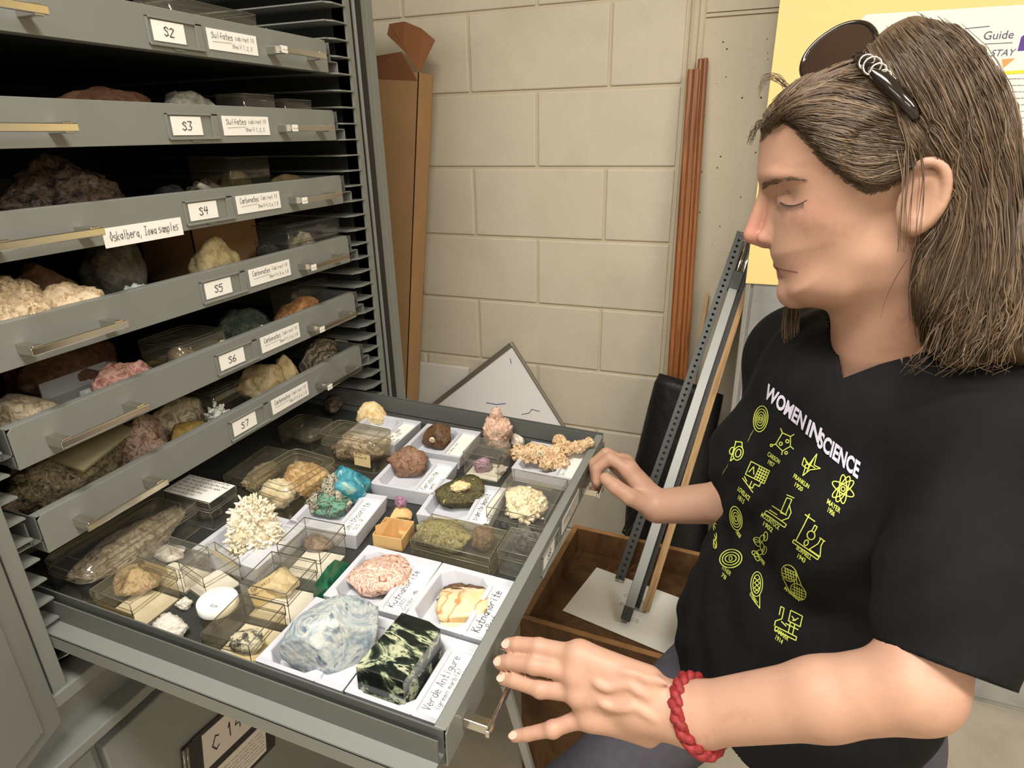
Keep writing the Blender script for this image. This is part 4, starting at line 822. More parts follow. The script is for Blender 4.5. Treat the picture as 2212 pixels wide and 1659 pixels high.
I4 = Matrix.Identity(4); PM = [simple('poster white', (244, 244, 242), .5), simple('poster print', (88, 84, 110), .6), simple('purple print', (98, 64, 158), .6), simple('orange print', (236, 170, 96), .6), simple('lime line', (226, 232, 60), .6), simple('blue print', (120, 150, 190), .6)]
x, y = onp(2122, 86); textmesh(mb, 'Guide', .021, T(x, y, .0006), 1)
x, y = onp(2128, 95); mb.ribbon([(x, y), (x+.045, y)], .0012, 1, None, .0006); x, y = onp(2085, 62); mb.ribbon([(x, y), (x+.04, y+.002)], .0014, 1, None, .0006)
x, y = onp(2138, 122); textmesh(mb, 'STAY', .017, T(x, y, .0006), 1, shear=.2)
x, y = onp(2198, 110); mb.prism([(x, y), (x+.05, y), (x+.05, y+.028), (x+.004, y+.028), (x, y+.024)], .0003, .0008, 2)
x, y = onp(2164, 128); mb.add([(x, y, .0006), (x+.022, y+.001, .0006), (x+.006, y-.016, .0006)], [(0, 2, 1)], 3)
x, y = onp(2140, 160); mb.ribbon([(x-.03, y), (x+.12, y+.004)], .006, 4, None, .0006)
for i in range(9):
    x, y = onp(2175, 172+i*14); scribble(mb, .05, .002, x, y, 5 if i > 3 else 1, None, .0006, .0006, i)
mb.build('poster', PM, None, M=MP)
o = bpy.data.objects['poster']; tag(o, 'white printed poster reading Guide and STAY on the yellow board behind the head', 'poster')
# steel bar standing under the drawer front
tp = hit(1092, 1490, 1, -.40); 
mb = MB(); p0_ = Vector((.555, -.36, 0.0)); p1_ = hit(1092, 1480, 1, -.40); M_, L_ = frame_of(Vector((.60, -.33, 0)), p1_, (0, 1, 0)); mb.prism([(-.007, -.004), (.007, -.004), (.007, .004), (-.007, .004)], 0, L_)
o = mb.build('steel_bar', GRY, None, .001, M_); tag(o, 'thin grey steel bar leaning under the front of drawer S8', 'bar')
# ================================================================ PERSON
class Field:
    def __init__(s, xs, ys, zs):
        s.a = [np.asarray(v, np.float32) for v in (xs, ys, zs)]; s.d = np.full([len(v) for v in s.a], .1, np.float32)
    def sub(s, lo, hi):
        r = []
        for i in range(3):
            i0 = max(0, int(np.searchsorted(s.a[i], lo[i]))-1); i1 = min(len(s.a[i]), int(np.searchsorted(s.a[i], hi[i]))+1); r.append(slice(i0, max(i1, i0+1)))
        r = tuple(r); X = s.a[0][r[0]][:, None, None]; Y = s.a[1][r[1]][None, :, None]; Z = s.a[2][r[2]][None, None, :]
        return r, X, Y, Z
    def smin(s, r, f, k):
        a = s.d[r]; f = f.astype(np.float32)
        if k <= 0: s.d[r] = np.minimum(a, f); return
        h = np.clip(.5+.5*(a-f)/k, 0, 1); s.d[r] = a*(1-h)+f*h-k*h*(1-h)
    def smax(s, r, f, k):
        a = s.d[r]; f = f.astype(np.float32); h = np.clip(.5-.5*(a-f)/k, 0, 1); s.d[r] = a*(1-h)+f*h+k*h*(1-h)
    def cap(s, a, b, ra, rb=None, k=.01, carve=False):
        rb = ra if rb is None else rb; a = np.array(a, float); b = np.array(b, float); R = max(ra, rb)+k+.006
        r, X, Y, Z = s.sub(np.minimum(a, b)-R, np.maximum(a, b)+R); ab = b-a; L2 = max(1e-12, float(ab @ ab))
        t = np.clip(((X-a[0])*ab[0]+(Y-a[1])*ab[1]+(Z-a[2])*ab[2])/L2, 0, 1)
        f = np.sqrt((X-a[0]-t*ab[0])**2+(Y-a[1]-t*ab[1])**2+(Z-a[2]-t*ab[2])**2)-(ra+(rb-ra)*t)
        s.smax(r, -f, k) if carve else s.smin(r, f, k)
    def chain(s, pts, rs, k=.003, kf=None):
        for i in range(len(pts)-1): s.cap(pts[i], pts[i+1], rs[i], rs[i+1], k if (i or kf is None) else kf)
    def ell(s, c, ax, rad, k=.01, carve=False):
        """ellipsoid, ax = 3 unit axes"""
        c = np.array(c, float); R = max(rad)+k+.006; r, X, Y, Z = s.sub(c-R, c+R); q = 0; g = 0
        for v, rr in zip(ax, rad):
            u = ((X-c[0])*v[0]+(Y-c[1])*v[1]+(Z-c[2])*v[2]); q = q+(u/rr)**2; g = g+(u/rr**2)**2
        f = np.sqrt(q)*(np.sqrt(q)-1)/np.maximum(np.sqrt(g), 1e-6)
        s.smax(r, -f, k) if carve else s.smin(r, f, k)
    def mesh(s):
        d = s.d; sg = d < 0; nx, ny, nz = d.shape
        # naive surface nets: one vertex per cell that the surface crosses
        c = sg[:-1, :-1, :-1].astype(np.uint8)
        for i, j, k in ((1,0,0),(0,1,0),(0,0,1),(1,1,0),(1,0,1),(0,1,1),(1,1,1)): c = c+sg[i:nx-1+i, j:ny-1+j, k:nz-1+k]
        act = (c > 0) & (c < 8); I = np.argwhere(act); idx = np.full(act.shape, -1, np.int32); idx[act] = np.arange(len(I))
        P = np.zeros((len(I), 3)); N = np.zeros(len(I)); A = s.a
        cs = [(0,0,0),(1,0,0),(0,1,0),(1,1,0),(0,0,1),(1,0,1),(0,1,1),(1,1,1)]
        for p in range(8):
            for q in range(p+1, 8):
                if sum(abs(cs[p][m]-cs[q][m]) for m in range(3)) != 1: continue
                ip = I+cs[p]; iq = I+cs[q]; vp = d[ip[:, 0], ip[:, 1], ip[:, 2]].astype(float); vq = d[iq[:, 0], iq[:, 1], iq[:, 2]].astype(float)
                m = (vp < 0) != (vq < 0); t = np.where(m, vp/np.where(m, vp-vq, 1), 0)
                pp = np.stack([A[0][ip[:, 0]], A[1][ip[:, 1]], A[2][ip[:, 2]]], 1); qq = np.stack([A[0][iq[:, 0]], A[1][iq[:, 1]], A[2][iq[:, 2]]], 1)
                P += np.where(m[:, None], pp+(qq-pp)*t[:, None], 0); N += m
        P /= N[:, None]; F = []
        for ax in range(3):
            a0 = [slice(None)]*3; a1 = [slice(None)]*3; a0[ax] = slice(0, -1); a1[ax] = slice(1, None)
            cr = sg[tuple(a0)] != sg[tuple(a1)]; b_ = [slice(None)]*3; o1, o2 = [(1, 2), (2, 0), (0, 1)][ax]
            E_ = np.argwhere(cr); ok = (E_[:, o1] > 0) & (E_[:, o2] > 0) & (E_[:, o1] < d.shape[o1]-1) & (E_[:, o2] < d.shape[o2]-1); E_ = E_[ok]
            def at(da, db):
                e = E_.copy(); e[:, o1] -= da; e[:, o2] -= db; return idx[e[:, 0], e[:, 1], e[:, 2]]
            q = np.stack([at(1, 1), at(0, 1), at(0, 0), at(1, 0)], 1); ins = sg[E_[:, 0], E_[:, 1], E_[:, 2]]
            q[~ins] = q[~ins][:, ::-1]; F.append(q)
        F = np.concatenate(F); F = F[(F >= 0).all(1)]; return P, F
def axis(*seg):
    out = []
    for a, b, h in seg: out += list(np.arange(a, b, h))
    return out
def V3(*a): return np.array(dep(*a))

# ---- head frame: u forward, v up, w towards the near side
TM = .60; HO = V3(1850, 420, TM); ew = np.array(-ray(1850, 420).normalized())
ev = np.array(CU); ev = ev-ew*(ev @ ew); ev /= np.linalg.norm(ev); eu = -np.array(CR); eu = eu-ew*(eu @ ew)-ev*(eu @ ev); eu /= np.linalg.norm(eu)
CCn = np.array(CC)
def hp(px, py, w=0.0):
    """head-local (u, v) of a photograph point on the plane w"""
    d = np.array(ray(px, py)); O = HO+ew*w; t = ((O-CCn) @ ew)/(d @ ew); X = CCn+d*t-HO; return X @ eu, X @ ev
def hw(px, py, w=0.0):
    u, v = hp(px, py, w); return HO+eu*u+ev*v+ew*w
K = TM/FPX/.93
prof = [(1662,240),(1647,272),(1641,300),(1639,340),(1636,368),(1637,386),(1644,404),(1655,424),(1664,452),(1667,490),(1664,530),(1664,552),(1676,572),(1682,584),(1692,600),(1690,618),(1694,636),(1708,650),(1740,660),(1790,668),(1830,676),(1900,650),(1985,600),(2080,540),(2150,470),(2185,380),(2190,290),(2165,200),(2110,125),(2040,75),(1960,60),(1890,90),(1810,140),(1740,178),(1690,210)]
PP = np.array([hp(x, y) for x, y in prof])
# round the outline
def chaikin(P, n=3):
    for _ in range(n): Q = np.roll(P, -1, 0); P = np.stack([.75*P+.25*Q, .25*P+.75*Q], 1).reshape(-1, 2)
    return P
PS = chaikin(PP, 2)
gu = np.arange(-.19, .15, .0015); gv = np.arange(-.15, .20, .0015); GU, GV = np.meshgrid(gu, gv, indexing='ij')
def poly_sdf(P, X, Y):
    d = np.full(X.shape, 1e9); ins = np.zeros(X.shape, bool); n = len(P)
    for i in range(n):
        a = P[i]; b = P[(i+1) % n]; e = b-a; L2 = e @ e
        if L2 < 1e-14: continue
        t = np.clip(((X-a[0])*e[0]+(Y-a[1])*e[1])/L2, 0, 1); d = np.minimum(d, (X-a[0]-t*e[0])**2+(Y-a[1]-t*e[1])**2)
        c = ((a[1] > Y) != (b[1] > Y)) & (X < (b[0]-a[0])*(Y-a[1])/(b[1]-a[1]+1e-15)+a[0]); ins ^= c
    d = np.sqrt(d); return np.where(ins, d, -d)
DM = poly_sdf(PS, GU, GV)
def G(px, py, sx, sy, ang=0, w=.06):
    u, v = hp(px, py, w); du = GU-u; dv = GV-v; c, s_ = math.cos(ang), math.sin(ang); a = du*c+dv*s_; b = -du*s_+dv*c
    return np.exp(-(a/(sx*K))**2-(b/(sy*K))**2)
sig = lambda x: 1/(1+np.exp(-x))
vj = GV
WM = .060+.016*sig((GV-.01)/.02)-.012*sig((-GV-.055)/.012)*sig((GU-.02)/.02)-.004*sig((GU-.06)/.01)
RM = .064-.028*sig((-GV-.060)/.012)+.016*sig((GV-.03)/.02)
DISP = (-.0110*G(1688, 430, 30, 20, .15, .03)-.0035*G(1672, 440, 12, 26, -.3, .02)+.0035*G(1755, 475, 50, 30, .4, .05)-.0035*G(1775, 575, 45, 45)-.0030*G(1800, 330, 60, 50)
        +.0060*G(1682, 384, 36, 14, .12, .03)+.004*G(1900, 560, 50, 30)
        )
def samp(M, U, V):
    x = (U-gu[0])/.0015; y = (V-gv[0])/.0015; x = np.clip(x, 0, len(gu)-1.001); y = np.clip(y, 0, len(gv)-1.001)
    i = x.astype(np.int32); j = y.astype(np.int32); fx = x-i; fy = y-j
    return M[i, j]*(1-fx)*(1-fy)+M[i+1, j]*fx*(1-fy)+M[i, j+1]*(1-fx)*fy+M[i+1, j+1]*fx*fy
print('head', HO, 'nose', hw(1603, 500), 'chin', hw(1690, 655))
F1 = Field(axis((.50, .71, .0022), (.71, .90, .0016), (.90, 1.16, .004)), axis((-.74, -.53, .0024), (-.53, -.36, .0016), (-.36, -.2, .004), (-.2, .06, .0026)),
           axis((.80, .88, .004), (.88, 1.04, .0022), (1.04, 1.30, .004), (1.30, 1.50, .0016), (1.50, 1.64, .003)))
R_ = .21; r, X, Y, Z = F1.sub(HO-R_, HO+R_)
dx, dy, dz = X-HO[0], Y-HO[1], Z-HO[2]
Uh = dx*eu[0]+dy*eu[1]+dz*eu[2]; Vh = dx*ev[0]+dy*ev[1]+dz*ev[2]; Wh = dx*ew[0]+dy*ew[1]+dz*ew[2]
Dh = samp(DM, Uh, Vh); Wmx = samp(WM, Uh, Vh); Rr = samp(RM, Uh, Vh); Ds = samp(DISP, Uh, Vh)
q1 = np.maximum(1-Dh/Rr, 0); q2 = np.maximum(np.abs(Wh)-Ds, 0)/Wmx
f = (np.sqrt(q1**2+q2**2)-1)*np.minimum(Rr, Wmx)*.8
F1.smin(r, f, 0); del dx, dy, dz, Uh, Vh, Wh, Dh, Wmx, Rr, Ds, q1, q2, f
# nose
F1.cap(hw(1657, 404), hw(1626, 503), .0064, .0088, .006); 
for sgn in (1, -1):
    F1.cap(hw(1684, 432, .006*sgn), hw(1664, 500, .011*sgn), .0050, .0080, .008)
    F1.cap(hw(1651, 513, .0125*sgn), hw(1664, 516, .0135*sgn), .0072, .0062, .003)
    F1.cap(hw(1640, 529, .0062*sgn), hw(1652, 531, .008*sgn), .0026, .0026, .002, True)
F1.cap(hw(1626, 510), hw(1652, 524), .0078, .0060, .005)
# lips and chin
for sgn in (1, -1):
    F1.cap(hw(1683, 572, 0), hw(1697, 575, .013*sgn), .0052, .0046, .003); F1.cap(hw(1698, 575, .013*sgn), hw(1722, 583, .023*sgn), .0040, .0022, .004)
    F1.cap(hw(1692, 591, 0), hw(1702, 592, .012*sgn), .0056, .0050, .003); F1.cap(hw(1702, 592, .012*sgn), hw(1724, 587, .022*sgn), .0044, .0024, .004)
    F1.cap(hw(1674, 580.5, 0), hw(1694, 583, .018*sgn), .0010, .0010, .0016, True); F1.cap(hw(1694, 583, .018*sgn), hw(1728, 587, .030*sgn), .0010, .0012, .0016, True)
    # eyes
    F1.ell(hw(1710, 431, .031*sgn), (eu, ev, ew), (.0130, .0115, .0130), .006)
    F1.cap(hw(1682, 420, .036*sgn), hw(1704, 413, .043*sgn), .0012, .0012, .002, True); F1.cap(hw(1704, 413, .043*sgn), hw(1740, 424, .046*sgn), .0012, .0012, .002, True)
F1.ell(hw(1714, 632, 0), (eu, ev, ew), (.0150, .0150, .0170), .012)
# ear (near side, plus the far one)
for sgn in (1, -1):
    b = .070
    F1.ell(hw(2000, 428, .0), (eu, ev, ew), (.0001, .0001, .0001), .0001) if False else None
    ua = hw(2034, 352, b)-hw(1966, 500, b); ua /= np.linalg.norm(ua); ub = np.cross(ew, ua)
    Cn = hw(1998, 428, b)-HO; Cn = HO+Cn-ew*(Cn @ ew)+ew*sgn*b*1.0
    if sgn == 1:
        F1.ell(Cn+ew*.004, (ua, ub, ew), (.031, .019, .0080), .006)
        F1.ell(Cn+ew*.0135-ua*.001+eu*.003, (ua, ub, ew), (.0155, .0085, .006), .003, True)
        rim = [(1962, 395, .072), (1972, 366, .078), (2000, 348, .083), (2030, 350, .084), (2046, 375, .083), (2046, 410, .081), (2034, 445, .080), (2014, 470, .079), (1990, 490, .078), (1968, 498, .076)]
        rim = [tuple(v) for v in np.array([[(1-t)*np.array(rim[i])+t*np.array(rim[i+1]) for t in (0, .5)] for i in range(len(rim)-1)]).reshape(-1, 3)]+[rim[-1]]; rim = [tuple((np.array(rim[max(i-1,0)])+2*np.array(rim[i])+np.array(rim[min(i+1,len(rim)-1)]))/4) for i in range(len(rim))]
        for a_, b2 in zip(rim[:-1], rim[1:]): F1.cap(hw(*a_), hw(*b2), .0036, .0036, .003)
        F1.cap(hw(1972, 492, .076), hw(1978, 484, .076), .0065, .0060, .004); F1.cap(hw(1958, 430, .073), hw(1954, 450, .073), .0040, .0040, .004)
    else: F1.ell(Cn, (ua, ub, ew), (.030, .018, .006), .006)
# neck and upper chest
NB = V3(1925, 790, .66); F1.cap(hw(1950, 560, 0), NB, .056, .054, .012); F1.cap(hw(1890, 610, 0), V3(1890, 790, .655), .036, .038, .015)
Lt = np.array([.56, -.83, 0]); Fw = np.array([-.83, -.56, 0]); Up = np.array([0, 0, 1.])
SN = V3(2125, 935, .575); SF = V3(1722, 775, .83); MID = (SN+SF)/2
print('shoulders', SN, SF, np.linalg.norm(SN-SF), 'neck base', NB)
Lt = SN-SF; Lt[2] = 0; Lt /= np.linalg.norm(Lt); Fw = np.cross(Up, Lt); Fw = Fw if Fw @ np.array([-.83, -.56, 0]) > 0 else -Fw
BODY = []   # torso stations: centre offset below the shoulders, half width, half depth
F1.cap(MID+Up*.02, SN, .045, .044, .02); F1.cap(MID+Up*.02, SF, .045, .044, .02)
CH = MID-Up*.085+Fw*.015; BE = MID-Up*.26+Fw*.015; HI = MID-Up*.40+Fw*.01
F1.ell(CH, (Lt, Fw, Up), (.148, .084, .14), .02); F1.ell(BE, (Lt, Fw, Up), (.14, .10, .16), .04)
# arms
EL = V3(1978, 1482, .510); WR = V3(1502, 1545, .615)
print('upper arm', np.linalg.norm(SN-EL), 'forearm', np.linalg.norm(EL-WR))
F1.cap(SN, EL, .042, .0345, .01); F1.cap(EL, EL*.62+WR*.38, .0345, .0330, .012); F1.cap(EL*.62+WR*.38, WR, .0330, .0285, .012)
EF = V3(1740, 1075, .93); WF = V3(1420, 1094, 1.03); print('far', np.linalg.norm(SF-EF), np.linalg.norm(EF-WF))
F1.cap(SF, EF, .045, .042, .01); F1.cap(EF, EF*.5+WF*.5, .040, .034, .012); F1.cap(EF*.5+WF*.5, WF, .034, .0275, .012)
# near hand: palm as a fan, five separate fingers
def hand_sdf(wr, mcp, fingers, thumb, rp, k=.010):
    for m in mcp: F1.cap(wr, m, rp*1.15, rp*.92, k)
    for a_, b2 in zip(mcp[:-1], mcp[1:]): F1.cap(a_, b2, rp*.86, rp*.84, k*.8)
    for fpts, rr in fingers: F1.chain(fpts, rr, .0018, .004)
    F1.chain(thumb[0], thumb[1], .003, .008)
mc = [V3(1252, 1417, .655), V3(1246, 1454, .650), V3(1252, 1496, .648), V3(1276, 1545, .650)]
VEIN = []
hand_sdf(WR, mc, [
    ([mc[0], V3(1165, 1397, .676), V3(1118, 1392, .690), V3(1098, 1393, .698)], [.0108, .0094, .0085, .0078]),
    ([mc[1], V3(1155, 1437, .668), V3(1104, 1430, .686), V3(1080, 1431, .696)], [.0110, .0096, .0086, .0078]),
    ([mc[2], V3(1168, 1488, .664), V3(1112, 1470, .680), V3(1088, 1466, .690)], [.0106, .0092, .0084, .0076]),
    ([mc[3], V3(1195, 1574, .655), V3(1140, 1586, .668), V3(1112, 1590, .676)], [.0100, .0080, .0072, .0066])],
    ([V3(1440, 1520, .645), V3(1340, 1500, .690), V3(1240, 1470, .715), V3(1170, 1440, .722)], [.015, .013, .011, .009]), .0150)
F1.cap(V3(1400, 1470, .625), mc[0], .015, .013, .012); F1.cap(V3(1400, 1585, .635), mc[3], .013, .012, .012); F1.cap(WR, V3(1380, 1530, .632), .028, .022, .015)
for m_ in mc: F1.ell(m_+ew*.007, (eu, ev, ew), (.008, .008, .008), .006)
for a_ in mc[:3]: F1.cap(a_*.9+WR*.1+ew*.0085, a_*.35+WR*.65+ew*.013, .0022, .0020, .006)
for fp in ((mc[0], V3(1165, 1397, .676)), (mc[1], V3(1155, 1437, .668)), (mc[2], V3(1168, 1488, .664)), (mc[3], V3(1195, 1574, .655))):
    q_ = fp[1]+ew*.0012; F1.ell(q_, (eu, ev, ew), (.0098, .0096, .0096), .003)
    for dd in (-.0022, .0022):      # knuckle creases
        sdv = np.cross(ew, fp[0]-fp[1]); sdv /= np.linalg.norm(sdv); al = (fp[0]-fp[1])/np.linalg.norm(fp[0]-fp[1]); b0 = fp[1]+ew*.0104+al*dd
        F1.cap(b0-sdv*.004, b0+sdv*.004, .0006, .0006, .0012, True)
for vn in ([(1400, 1500, .612), (1360, 1480, .618), (1310, 1492, .622), (1275, 1476, .628)], [(1420, 1540, .610), (1370, 1524, .613), (1325, 1534, .619), (1285, 1522, .625)], [(1440, 1480, .607), (1385, 1462, .615), (1330, 1448, .625)]):
    h_ = [V3(*v) for v in vn]
    VEIN.append(h_)
# far hand: fingers closed over the handle
mf = [V3(1358, 1014, 1.045), V3(1350, 1002, 1.068), V3(1343, 1000, 1.090), V3(1338, 1008, 1.110)]
hand_sdf(WF, mf, [
    ([mf[0], V3(1318, 990, 1.052), V3(1290, 1012, 1.060), V3(1290, 1040, 1.060)], [.0120, .0110, .0098, .0085]),
    ([mf[1], V3(1310, 980, 1.075), V3(1284, 1000, 1.085), V3(1287, 1035, 1.084)], [.0118, .0108, .0096, .0085]),
    ([mf[2], V3(1304, 984, 1.098), V3(1282, 1008, 1.108), V3(1288, 1046, 1.104)], [.0115, .0104, .0092, .0082]),
    ([mf[3], V3(1306, 996, 1.120), V3(1290, 1022, 1.125), V3(1296, 1056, 1.118)], [.0105, .0094, .0084, .0076])],
    ([V3(1400, 1092, 1.020), V3(1362, 1074, 1.016), V3(1330, 1052, 1.022), V3(1308, 1034, 1.034)], [.016, .0140, .0125, .0105]), .0165)
# veins: a low ridge just at the skin of the hand's back (found by marching towards the viewer)
def skin_point(p):
    p = p.copy()
    for _ in range(40):
        i = [min(len(F1.a[k])-1, int(np.searchsorted(F1.a[k], p[k]))) for k in range(3)]
        if F1.d[i[0], i[1], i[2]] > 0: break
        p = p+ew*.0012
    return p-ew*.0012
for vn in VEIN:
    q_ = [skin_point(np.array(vn[0])*0+v)-ew*.0012 for v in [vn[i]+(vn[i+1]-vn[i])*t for i in range(len(vn)-1) for t in (0, .25, .5, .75)]]
    for a_, b2 in zip(q_[:-1], q_[1:]): F1.cap(a_, b2, .0018, .0018, .006)
P, Fc = F1.mesh(); print('body verts', len(P)); del F1
P = P.astype(np.float64)
# light smoothing
def smooth(P, F, it=2, lam=.5):
    n = len(P); e = np.concatenate([F[:, [0, 1]], F[:, [1, 2]], F[:, [2, 3]], F[:, [3, 0]]])
    cnt = np.bincount(e[:, 0], minlength=n)+np.bincount(e[:, 1], minlength=n)
    for i in range(it):
        S_ = np.stack([np.bincount(e[:, 0], P[e[:, 1], k], n)+np.bincount(e[:, 1], P[e[:, 0], k], n) for k in range(3)], 1)
        P = P+(S_/np.maximum(cnt, 1)[:, None]-P)*lam
    return P
P = smooth(P, Fc, 2)
OB = np.array([MID[0], MID[1], 0.0])     # origin at the feet
body_bvh = BVHTree.FromPolygons([tuple(p) for p in P], Fc.tolist())
def sdist(Q, pts):
    d = np.full(len(Q), 9.)
    for a_, b2 in zip(pts[:-1], pts[1:]):
        ab = b2-a_; t = np.clip((Q-a_) @ ab/(ab @ ab), 0, 1); d = np.minimum(d, np.linalg.norm(Q-a_-t[:, None]*ab, axis=1))
    return d
cen_ = P[Fc].mean(1); mi = np.zeros(len(Fc), int)
lipd = np.minimum(sdist(cen_, [hw(1680, 574, 0), hw(1697, 575, .014), hw(1724, 584, .026)])-.0058, sdist(cen_, [hw(1688, 590, 0), hw(1702, 593, .013), hw(1724, 587, .026)])-.0066)
mi[lipd < 0] = 1
def skinmat(name, base, second):
    m = rockmat(name, [second, base, base, (min(255, base[0]+8), base[1]+6, base[2]+4)], 16, .5, .12, .3, 3, bscale=500, bdist=.0006, spec=.4)
    b = m.node_tree.nodes['Principled BSDF']; b.inputs['Subsurface Weight'].default_value = .08; b.inputs['Subsurface Radius'].default_value = (.01, .004, .002); return m
SKIN = skinmat('skin', (184, 144, 123), (174, 130, 112))
# rosy nose: the skin's own colour there
nt = SKIN.node_tree; bs = nt.nodes['Principled BSDF']; src = bs.inputs['Base Color'].links[0].from_socket
geo = nt.nodes.new('ShaderNodeTexCoord'); vm_ = nt.nodes.new('ShaderNodeVectorMath'); vm_.operation = 'DISTANCE'; vm_.inputs[1].default_value = tuple(hw(1620, 498)-OB)
mr = nt.nodes.new('ShaderNodeMapRange'); mr.inputs['From Min'].default_value = .010; mr.inputs['From Max'].default_value = .034; mr.inputs['To Min'].default_value = .42; mr.inputs['To Max'].default_value = 0
mxn = nt.nodes.new('ShaderNodeMix'); mxn.data_type = 'RGBA'; mxn.inputs[7].default_value = (*lin((196, 116, 106)), 1)
nt.links.new(geo.outputs['Object'], vm_.inputs[0]); nt.links.new(vm_.outputs['Value'], mr.inputs['Value']); nt.links.new(mr.outputs[0], mxn.inputs[0]); nt.links.new(src, mxn.inputs[6]); nt.links.new(mxn.outputs[2], bs.inputs['Base Color'])
LIP = skinmat('lips', (160, 96, 86), (150, 86, 78))
person = thing('person', 'woman with long brown hair in a black printed T-shirt gripping the open drawer', 'person', T(*OB))
body = npmesh('body', P-OB, Fc, [SKIN, LIP], person, True, mi)
def cast(px, py, bvh=body_bvh, off=.0):
    d = ray(px, py).normalized(); h = bvh.ray_cast(CC, d)
    return None if h[0] is None else (h[0]+h[1]*off, h[1])
# nails
NAIL = simple('finger nail', (228, 186, 168), .25, spec=.6)
for px, py, dx_, dy_, w_ in ((1092, 1390, -1, -.05, .011), (1074, 1428, -1, .0, .011), (1082, 1462, -1, -.05, .011), (1108, 1588, -1, .1, .009)):
    h = cast(px, py, off=.0004)
    if h is None: continue
    n = h[1]; q = Vector((0, 0, 1)).rotation_difference(n).to_matrix().to_4x4(); tn = (CR*dx_-CU*dy_); tn = (tn-n*tn.dot(n)).normalized(); sd = n.cross(tn)
    M1 = Matrix(((tn.x, sd.x, n.x, h[0].x), (tn.y, sd.y, n.y, h[0].y), (tn.z, sd.z, n.z, h[0].z), (0, 0, 0, 1)))
    mb = MB(); vs = [(0, 0, .0005)]; 
    for k in range(14): a_ = 2*PI*k/14; x_, y_ = .0062*math.cos(a_), w_*.45*math.sin(a_); vs.append((x_, y_, .0002-.9*y_*y_/.012))
    mb.add(vs, [(0, 1+k, 1+(k+1) % 14) for k in range(14)], 0, True, T(*(-OB)) @ M1); mb.build('finger_nail', NAIL, person)
# ---- T-shirt
F2 = Field(axis((.62, 1.24, .0034)), axis((-.66, .02, .0036)), axis((.74, 1.36, .0036)))
def tor(c, w_, d_, h_, k): F2.ell(c, (Lt, Fw, Up), (w_, d_, h_), k)
F2.cap(MID+Up*.035, SN+Up*.006, .060, .062, .03); F2.cap(MID+Up*.035, SF+Up*.006, .060, .062, .03)
tor(CH, .166, .104, .165, .03); tor(BE, .160, .112, .19, .05); tor(HI+Fw*.03, .185, .135, .19, .06)
F2.cap(CH+Lt*.075+Fw*.062-Up*.035, CH+Lt*.070+Fw*.060-Up*.045, .062, .062, .04); F2.cap(CH-Lt*.075+Fw*.062-Up*.035, CH-Lt*.070+Fw*.060-Up*.045, .062, .062, .04)
AE = V3(2052, 1290, .528); F2.cap(SN, AE, .060, .054, .03); F2.cap(AE, V3(2024, 1545, .504), .054, .050, .02)
F2.ell(MID+Up*.005+Fw*.035, (Lt, Fw, Up), (.105, .070, .060), .03)
AF = SF*.25+EF*.75; F2.cap(SF, AF, .060, .062, .03)
# folds
r, X, Y, Z = F2.sub((0, -2, 0), (2, 2, 2))
U = (X-MID[0])*Lt[0]+(Y-MID[1])*Lt[1]+0*Z; Vv = Z-MID[2]+0*X+0*Y
F2.d += (.0034*np.sin(Vv*70+U*38+2.2*np.sin(U*21+1))*np.clip(-Vv*3, .15, 1)+.0022*np.sin(U*95-Vv*46+2*np.sin(Vv*23))).astype(np.float32)
P2, Fq = F2.mesh(); del F2, U, Vv; P2 = smooth(P2.astype(float), Fq, 2); print('shirt verts', len(P2))
c2 = P2[Fq].mean(1)
# openings: V neck, sleeve hems, bottom
def pjn(Q):
    d = Q-CCn; f_, r_, u_ = (np.array(v) for v in (CF, CR, CU)); z = d @ f_; return 1106+FPX*(d @ r_)/z, 829.5-FPX*(d @ u_)/z
u_ = (c2-NB) @ Lt; f_ = (c2-NB) @ Fw; z_ = (c2-NB)[:, 2]
VB = V3(1836, 812, .575)      # bottom of the V
vb = hw(0, 0) 
un = (c2-MID) @ Lt; fn = (c2-MID) @ Fw
zV = VB[2]; uV = (VB-MID) @ Lt; print('V', zV, uV, MID, NB)
XP, YP = pjn(c2); NK = np.array([(1818, 818), (1806, 745), (1804, 640), (1830, 540), (2160, 540), (2160, 735), (2060, 748), (1990, 762), (1900, 787)], float)
def inpoly(P_, x, y):
    ins = np.zeros(x.shape, bool); n = len(P_)
    for i in range(n):
        a, b = P_[i], P_[(i+1) % n]; ins ^= ((a[1] > y) != (b[1] > y)) & (x < (b[0]-a[0])*(y-a[1])/(b[1]-a[1]+1e-12)+a[0])
    return ins
openn = inpoly(NK, XP, YP) & (np.linalg.norm(c2-NB, axis=1) < .17)
openn |= (np.hypot((c2-NB) @ Lt, (c2-NB) @ Fw) < .066) & (c2[:, 2] > NB[2]-.01)
h1, h2, h3 = V3(1905, 1385, .53), V3(2125, 1468, .50), V3(1960, 1400, .64)      # sleeve hem plane
hn = np.cross(h2-h1, h3-h1); hn /= np.linalg.norm(hn); AD = (EL-SN)/np.linalg.norm(EL-SN); hn = hn if hn @ AD > 0 else -hn
def incut(Q): return ((Q-h1) @ hn > 0) & ((Q-MID) @ Lt > .10) & (np.linalg.norm(Q-EL, axis=1) < .13)
cut = incut(c2)
keep = ~openn & ~cut & (c2[:, 2] > .80)
Fs = Fq[keep]; 
_e = np.sort(np.concatenate([Fs[:, [0, 1]], Fs[:, [1, 2]], Fs[:, [2, 3]], Fs[:, [3, 0]]]), 1); _k, _c = np.unique(_e[:, 0].astype(np.int64)*10**7+_e[:, 1], return_counts=True)
